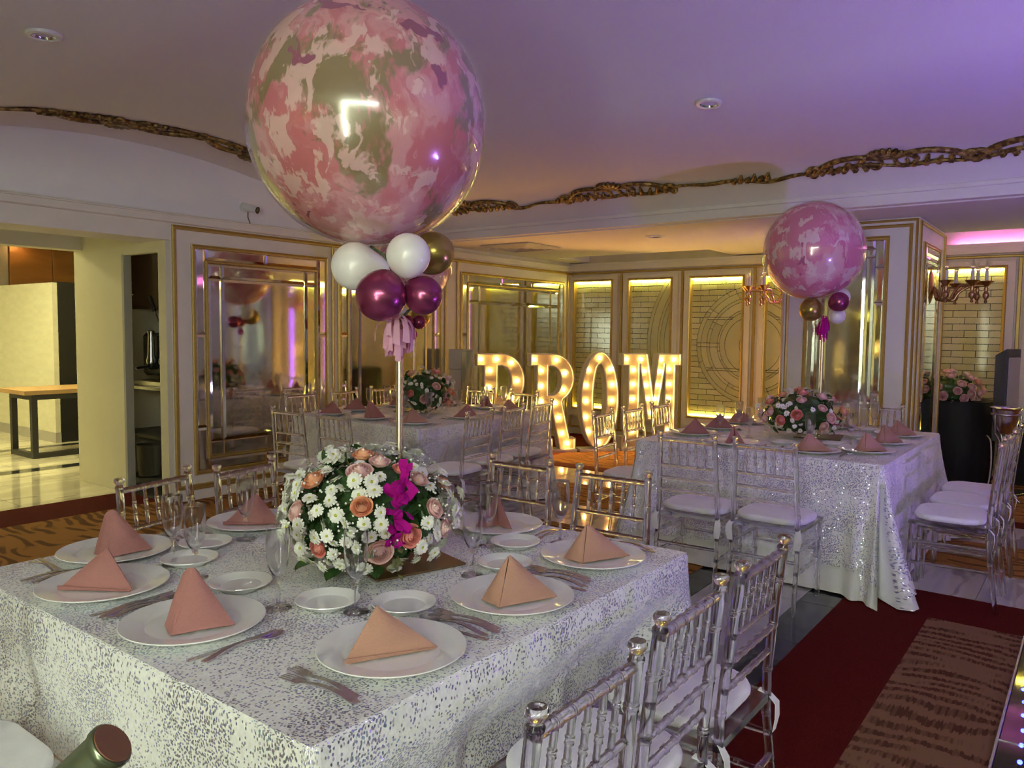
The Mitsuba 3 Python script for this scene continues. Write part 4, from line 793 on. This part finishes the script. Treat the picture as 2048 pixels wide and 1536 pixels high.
def bouquet(lab, c, rad, roses, nd, seed, rose_r=.029, dz=.019, hero=False, nleaf=60, low=-.75, breath=200, keep=()):
    r = np.random.default_rng(seed); t = thing('flower_arrangement', lab, 'flowers', ); c, rad = np.array(c, float), np.array(rad, float); dirs = [(np.array(q)/np.linalg.norm(q), w_) for q, w_ in keep]
    def onell(d, k_=1.): return c+rad*d*k_
    def nrm(d): n_ = d/rad; return n_/np.linalg.norm(n_)
    # foliage filling
    ms = []
    for i in range(520 if hero else 260):
        d = r.normal(size=3); d /= np.linalg.norm(d); d[2] = max(d[2], low); lf = leaf_mesh(.24); lf.apply_scale(r.uniform(.035, .07)); M4 = np.array(frame_mat(onell(d, r.uniform(.5, .86)), nrm(d)+r.normal(size=3)*.7, r.uniform(0, 6.3)).matrix)
        lf.apply_transform(M4); ms.append(lf)
    core = sph((0, 0, 0), 1., 3); core.vertices *= (rad*.72)*(1+.25*(meshkit.noise(core.vertices*3, seed)[:, None]-.5)); core.vertices[:, 2] = np.maximum(core.vertices[:, 2], rad[2]*(low-.1)); core.apply_translation(c)
    part(t, 'foliage', shape(cat(ms+[core]), 'leaf_green', False), 'dark green leaves filling the arrangement', 'stuff')
    for d, col, s in roses:
        d = np.array(d, float); d /= np.linalg.norm(d); dirs.append((d, .17)); k_ = part(t, 'rose', ROSE[col], f'{col} rose', M=frame_mat(onell(d, 1.0), nrm(d)+np.array([0, 0, .25]), r.uniform(0, 6), rose_r*s))
        if hero: part(k_, 'sepals', SEPAL, M=frame_mat(onell(d, 1.0), nrm(d)+np.array([0, 0, .25]), r.uniform(0, 6), rose_r*s))
    n, tries = 0, 0
    sep = 1.12*dz/rad.mean()
    while n < nd and tries < 9000:
        tries += 1; d = r.normal(size=3); d /= np.linalg.norm(d)
        if d[2] < low: continue
        if meshkit.noise(d[None]*2.6+seed, seed)[0] < (.40 if hero else .40): continue
        if any(np.linalg.norm(d-e) < (q+.03 if q > .1 else q) for e, q in dirs): continue
        dirs.append((d, sep)); s = dz*r.uniform(.85, 1.15); M_ = frame_mat(onell(d, r.uniform(.92, 1.15)), nrm(d)+r.normal(size=3)*.33, r.uniform(0, 6), s)
        k_ = part(t, 'daisy', DAISY[n % 2] if hero else DAISY_LO, M=M_); part(k_, 'eye', EYE, M=M_); n += 1
    for i in range(nleaf):
        d = r.normal(size=3); d /= np.linalg.norm(d); d[2] = max(d[2], low); nn = nrm(d); tg = np.cross(nn, r.normal(size=3)); part(t, 'leaf', LEAF, M=frame_mat(onell(d, .90), nn*.8+tg*.5, r.uniform(0, 6), r.uniform(.04, .065)))
    ms, st = [], []
    for i in range(breath):
        d0 = r.normal(size=3); d0 /= np.linalg.norm(d0); d0[2] = max(d0[2], low)
        if meshkit.noise(d0[None]*2.2+seed+5, seed+2)[0] < .45: continue
        p = onell(d0, r.uniform(.98, 1.12)); ms.append(sph(p, r.uniform(.0028, .0045), 0))
        if hero and i % 3 == 0: st.append(tube([onell(d0, .8), p], .0007, 4))
    if ms: part(t, 'baby_breath', shape(cat(ms), 'daisy_petal', True), 'tiny white filler blossoms', 'stuff')
    if st: part(t, 'stems', shape(cat(st), 'stem_green'), None, 'stuff')
    return t, onell, nrm, r
BC = (1.603, 1.742, .936)
t, onell, nrm, r = bouquet('large arrangement of roses and white daisies at the foot of the front balloon pole', BC, (.245, .245, .18), [
 ((-.21, -.11, .97), 'peach', 1.0), ((-.77, .12, .63), 'peach', 1.08), ((-.5, -.37, .79), 'pink', 1.2), ((-.2, -.39, .9), 'pink', .95), ((-.97, .18, .17), 'pink', .95), ((-.7, -.63, .33), 'peach', .95), ((-.92, -.14, -.37), 'coral', .85), ((-.26, -.95, -.17), 'coral', 1.05),
 ((-.54, -.75, -.39), 'pink', 1.15), ((.06, -.77, .63), 'pink', .9), ((-.07, -.61, .79), 'coral', .8), ((.11, -.98, .18), 'pink', .95), ((.35, -.91, -.22), 'pink', .9), ((.5, .5, .7), 'peach', 1.), ((.0, .9, .3), 'pink', 1.), ((.8, .3, .2), 'coral', 1.), ((-.4, .75, .4), 'pink', 1.), ((.75, -.5, .35), 'peach', .9)],
 280, 11, hero=True, breath=420, dz=.0215, keep=(((-.24, -.80, .30), .30), ((-.18, -.70, .62), .22), ((-.30, -.85, .0), .2), ((-.32, -.82, -.47), .22)))
# one tall daisy spray standing out of the top
top = np.array([1.52, 1.80, 1.115]); sp = part(t, 'stem', shape(tube([onell(np.array([-.3, .2, .9]), .9), top+(-.0, 0, -.04), top], .0016, 5), 'stem_green'))
for o in ((0, 0, 0), (.018, -.012, .006), (-.012, .012, .012), (.01, -.016, -.02)): M_ = frame_mat(top+np.array(o), np.array(o)*30+np.array([-.3, -.3, .8]), 0, .014); k_ = part(t, 'daisy', DAISY[0], M=M_); part(k_, 'eye', EYE, M=M_)
for q in ((-.75, -.2, -.95), (-.6, -.75, -.9), (-.95, .1, -.8)):
    d = np.array(q); d /= np.linalg.norm(d); part(t, 'leaf', LEAF, M=frame_mat(onell(d, 1.02), np.array([0, 0, 1.]), math.atan2(d[1], d[0]), .065))
def ring_roses(seed, n, cols=('peach', 'pink', 'pink', 'pink', 'coral'), gap=.38, low=-.5):
    r = np.random.default_rng(seed); o = []
    while len(o) < n:
        d = r.normal(size=3); d /= np.linalg.norm(d)
        if d[2] < low or any(np.linalg.norm(d-e[0]) < gap for e in o): continue
        o.append((d, cols[r.integers(len(cols))], r.uniform(.9, 1.15)))
    return o
bouquet('rose and daisy arrangement in the middle of the right table', (5.49, 1.63, .93), (.275, .275, .165), ring_roses(4, 24), 130, 12, rose_r=.030, dz=.019, nleaf=30, breath=160)
bouquet('rose and daisy arrangement on the rear left table behind the balloon pole', (4.88, 4.62, .945), (.25, .25, .20), ring_roses(9, 20), 120, 13, rose_r=.030, dz=.019, nleaf=30, breath=160)

# ---- balloon stands and balloons
def stand(lab, x_, y_, zb, h, rz, sz=.15):
    t = thing('balloon_stand', lab, 'stand'); Mx = mat(x_, y_, zb, rz)
    part(t, 'base_plate', shape(bx(-sz, sz, -sz, sz, 0, .006, .0015), 'base_metal'), 'dark bronze base plate', M=Mx)
    part(t, 'pole', shape(lathe([(0, .006), (.018, .006), (.018, .012), (.0108, .016), (.0108, h), (0, h)], 20), 'pole_metal', 40), M=Mx)
def balloon_mesh(R_, kn=.12, sub=48, tear=.06):
    a = np.linspace(0, math.pi, sub); pr = []
    for th in a:
        z_ = -math.cos(th); k_ = max(0, -z_)**3; pr.append((R_*math.sin(th)*(1-.10*k_*tear*8), R_*(z_*(1+tear*k_*1.5))))
    z0 = pr[0][1]; pr = [(0, z0-.10*R_*kn*8), (.05*R_, z0-.10*R_*kn*8), (.022*R_, z0-.02*R_)]+[q for q in pr if q[0] > .03*R_]+[(0, R_)]
    return lathe(pr, 48)
def balloon(lab, c, R_, b, up=(0, 0, 1), tear=.06, group=None, name='balloon'):
    return one(name, shape(balloon_mesh(R_, tear=tear), b, True), lab, 'balloon', group, frame_mat(c, up))
def bubble(lab, c, R_, b, sz=1.03):
    t = thing('bubble_balloon', lab, 'balloon')
    m = sph((0, 0, 0), R_*.972, 5, (1, 1, sz)); m.vertices *= (1+.004*(meshkit.noise(m.vertices*9)[:, None]-.5)); part(t, 'painted_balloon', shape(m, b, True), M=mat(*c))
    part(t, 'clear_shell', shape(sph((0, 0, 0), R_, 5, (1, 1, sz)), 'film', True), 'clear outer film', M=mat(*c))
    part(t, 'neck', shape(lathe([(0, -R_*sz*1.035), (.02*R_/.36, -R_*sz*1.035), (.006, -R_*sz*1.01), (.012, -R_*sz*.99), (0, -R_*sz*.985)], 16), 'white_latex', 40), M=mat(*c))
def tassel(lab, c, b, w, h, seed, n=34, spread=1., name='tissue_tassel'):
    r = np.random.default_rng(seed); t = thing(name, lab, 'tassel')
    for i in range(n):
        a = r.uniform(0, 2*math.pi); tier = i/n; L = h*r.uniform(.5, .75); wd = w*r.uniform(.16, .3); z0 = h*.5-h*.45*tier; o = spread*w*r.uniform(.45, 1.)*(1-.55*tier)
        c_a, s_a = math.cos(a), math.sin(a); tw = r.uniform(-.5, .5); G = []
        for v in np.linspace(0, 1, 7):
            rho = o*math.sin(v*1.75)*.95; z_ = z0-L*v**1.4*.85+.14*h*math.sin(v*3); ww = wd*(.35+.65*v)*.5
            G.append([(c_a*rho-s_a*q*ww+tw*.02*v, s_a*rho+c_a*q*ww, z_+.15*wd*math.sin(q*2+i)*v) for q in (-1, 0, 1)])
        part(t, 'strip', shape(sheet(np.array(G)+np.array(c)), b, True))
    return t
stand('slim metal balloon stand with dark square base on the front table', 1.69, 1.705, .7635, .75, -17)
bubble('giant clear bubble balloon marbled pink and gold above the front table', (1.657, 1.805, 2.100), .3615, 'marbled_latex')
gb = 'small balloons under the giant balloon'
balloon('white pear shaped balloon at the left under the giant balloon', (1.60, 1.80, 1.665), .072, 'white_latex', (-.72, .55, .05), .5)
balloon('round white balloon in front, touching the giant balloon', (1.624, 1.603, 1.690), .0632, 'white_latex', (-.2, -.3, .8))
balloon('olive gold balloon behind the round white balloon', (1.790, 1.66, 1.713), .0655, 'gold_latex', (.5, -.2, .6))
balloon('larger metallic purple balloon left under the white balloons', (1.571, 1.66, 1.573), .0725, 'purple_latex', (-.3, .1, -.8))
balloon('smaller metallic purple balloon right under the white balloons', (1.675, 1.592, 1.578), .0565, 'purple_latex', (.5, -.5, -.5))
tassel('pale pink tissue tassel under the purple balloons on the front pole', (1.665, 1.69, 1.452), 'tissue_pale', .085, .135, 2, 54, spread=.95, name='tissue_tassel')
one('wire_tie', shape(tube([(1.68, 1.70, 1.50), (1.69, 1.66, 1.54), (1.66, 1.64, 1.56), (1.68, 1.69, 1.60), (1.66, 1.74, 1.70), (1.657, 1.80, 1.73)], .004, 6), 'stem_green', True), 'dark twisted tie between the balloons and the pale tassel', 'tie')
def bow(lab, c, b, n, seed, sc_, axis):
    r = np.random.default_rng(seed); t = thing('ribbon_bow', lab, 'bow'); c = np.array(c, float); ax = np.array(axis, float)
    for i in range(n):
        f_ = i/(n-1)-.5; p0 = c+ax*f_; out = np.array([-.62, -.70, .1])+r.normal(size=3)*.45; out /= np.linalg.norm(out); sd = np.cross(out, r.normal(size=3)); sd /= np.linalg.norm(sd); L = sc_*r.uniform(.8, 1.3); w_ = sc_*r.uniform(.35, .55); nn = np.cross(out, sd)
        G = np.array([[p0+out*L*math.sin(v*1.5)*.8+nn*L*.5*(math.cos(v*2.2)-1)*(.6)+sd*w_*q*(.4+.6*math.sin(v*2.4)) for q in (-.5, 0, .5)] for v in np.linspace(0, 1, 7)])
        part(t, 'loop', shape(sheet(G), b, True))
bow('magenta tissue bow wound round the front pole among the flowers', (1.522, 1.535, .985), 'tissue_hot', 34, 5, .056, (.015, -.035, .19))
bow('olive ribbon bow at the bottom of the front flowers', (1.525, 1.545, .85), 'bow_olive', 14, 8, .032, (0, 0, .11))
# right table balloons
stand('slim metal balloon stand on the right table', 5.60, 1.545, .767, .70, 10)
bubble('clear bubble balloon marbled pink above the right table', (5.57, 1.62, 2.048), .338, 'marbled_latex_b', 1.0)
balloon('gold balloon at the left under the right table bubble balloon', (5.50, 1.60, 1.645), .078, 'gold_latex', (-.8, .5, .0), .25)
balloon('purple balloon in the middle under the right table bubble balloon', (5.50, 1.42, 1.695), .065, 'purple_latex', (.3, -.5, .3))
balloon('white balloon right under the right table bubble balloon', (5.70, 1.46, 1.735), .062, 'white_latex', (.4, -.5, .5))
balloon('small white balloon lowest under the right table bubble balloon', (5.62, 1.46, 1.605), .055, 'white_latex', (.3, -.4, -.6))
tassel('magenta tissue tassel on the right table balloon pole', (5.60, 1.545, 1.515), 'tissue_hot', .075, .18, 6, 26)
# rear left table balloons (seen in the mirror and past the front balloons)
stand('slim metal balloon stand on the rear left table', 4.97, 4.835, .767, .74, 30)
bubble('pink marbled bubble balloon on the rear left table, half hidden by front balloons', (4.97, 4.835, 2.05), .335, 'marbled_latex_b', 1.0)
balloon('white balloon under the rear left bubble balloon, seen in the mirror', (4.93, 4.99, 1.645), .078, 'white_latex', (-.2, .8, .3))
balloon('gold balloon under the rear left bubble balloon', (5.08, 4.86, 1.60), .088, 'gold_latex', (.6, .2, .1))
balloon('dark purple balloon under the rear left bubble balloon, left one', (4.88, 4.84, 1.54), .066, 'purple_latex', (-.5, -.2, -.4))
balloon('dark purple balloon under the rear left bubble balloon, right one', (4.99, 4.79, 1.545), .062, 'purple_latex', (.3, -.4, -.5))
tassel('magenta tassel on the rear left balloon pole', (4.97, 4.835, 1.44), 'tissue_hot', .055, .12, 7, 16)

# ---- right end of the room
t = thing('draped_table', 'long black draped table with rounded ends, carrying flowers, right of the pillar', 'table')
a_ = np.arange(96)*2*math.pi/96; rg = []
for z_, r_ in ((.0, .305), (.02, .30), (.3, .32), (.6, .325), (.80, .32), (.835, .31), (.845, .29), (.85, .0)):
    q_ = r_+.008*np.sin(a_*13)*(.85-z_)*(r_ > .1); rg.append(np.c_[q_*np.cos(a_), q_*np.sin(a_)+np.where(np.sin(a_) > 0, .62, -.62)*(1 if r_ > .1 else .9), np.full(96, z_)])
R_ = np.array(rg); R_ = np.concatenate([R_, R_[:, :1]], 1); part(t, 'drape', shape(sheet(R_).apply_translation((8.93, 1.74, .004)), 'black_drape', 40))
bouquet('pink and white rose arrangement spilling over the black pedestal', (8.84, 1.24, .93), (.27, .34, .20), ring_roses(21, 60, ('pink', 'pink', 'coral', 'pink', 'pink', 'peach'), .27, -.9), 40, 14, rose_r=.036, dz=.026, nleaf=30, breath=60, low=-.95)
t = thing('loudspeaker', 'slim dark column loudspeaker with sloped top at the right edge', 'loudspeaker')
Mx = mat(8.62, .70, 0, -20)
part(t, 'cabinet', shape(trimesh.convex.convex_hull(np.array([(sx*w_, sy*d_, z_+(0.06 if sy < 0 and z_ > 1 else 0)) for z_ in (.50, 1.30) for sx in (-1, 1) for sy in (-1, 1) for w_, d_ in ((.13, .045), (.12, .055))])), 'speaker_body', 30), M=Mx)
part(t, 'grille', shape(bx(-.105, .105, -.064, -.05, .53, 1.28, .004), 'vent_metal'), M=Mx); part(t, 'stand_leg', shape(bx(-.05, .05, -.03, .03, 0, .52, .006), 'black_plastic'), M=Mx); part(t, 'foot', shape(bx(-.2, .2, -.18, .18, 0, .025, .006), 'black_plastic'), M=Mx)
t = thing('ice_bucket_stand', 'polished champagne bucket on a slender metal stand at the right edge', 'ice bucket')
Mx = mat(8.2, .66, 0)
part(t, 'bucket', shape(lathe([(0, .60), (.05, .61), (.085, .66), (.108, .74), (.115, .82), (.125, .835), (.128, .842), (.118, .846), (.108, .83), (.10, .74), (.08, .67), (0, .62)], 32), 'chrome', 40), M=Mx); part(t, 'rim_band', shape(lathe([(.117, .775), (.121, .78), (.121, .788), (.117, .793)], 32), 'steel', 40), M=Mx)
for k_ in range(3):
    a = k_*2.094+.4; c_a, s_a = math.cos(a), math.sin(a); part(t, 'leg', shape(tube([(c_a*.122, s_a*.122, .78), (c_a*.11, s_a*.11, .62), (c_a*.06, s_a*.06, .55), (c_a*.05, s_a*.05, .25), (c_a*.10, s_a*.10, .05), (c_a*.14, s_a*.14, .008)], .007, 8), 'steel', True), M=Mx)
part(t, 'ring', shape(lathe([(.052, .40), (.060, .405), (.052, .41)], 24), 'steel', True), M=Mx)
one('cable', shape(tube(PchipInterpolator(np.arange(7), np.array([(8.75, .85, .52), (8.55, .80, .50), (8.50, .78, .3), (8.52, .80, .08), (8.5, .95, .012), (8.42, 1.15, .012), (8.38, 1.24, .012)]))(np.linspace(0, 6, 40)), .007, 6), 'white_plastic', True), 'pale cable hanging down beside the loudspeaker', 'cable')
one('flat_case', shape(bx(-.20, .20, -.012, .012, 0, .62, .004), 'black_plastic'), 'flat dark case leaning beside the black pedestal', 'case', M=mat(9.12, .56, .01, 80, rx=-9))
# ---- leaning metal pole at the lower left
d_ = np.array([.373, .789, 1.051]); b_ = np.array([-.285, 1.66, .0]); ax_ = d_-b_; L_ = np.linalg.norm(ax_)
t = thing('metal_pole', 'dark olive metal pole with brown end cap leaning in at the lower left corner', 'pole'); Mx = frame_mat(b_, ax_)
part(t, 'tube', shape(lathe([(0, .012), (.022, .012), (.022, L_-.012), (.0245, L_-.008), (.0245, L_-.002), (.023, L_), (0, L_)], 28), 'olive_metal', 40), M=Mx); part(t, 'end_cap', shape(lathe([(.0215, L_-.001), (.0215, L_+.0015), (0, L_+.002)], 28), 'brown_cap', 40), 'brown flat end cap', M=Mx)
for k_ in list(scene):
    if scene[k_] is None: del scene[k_]
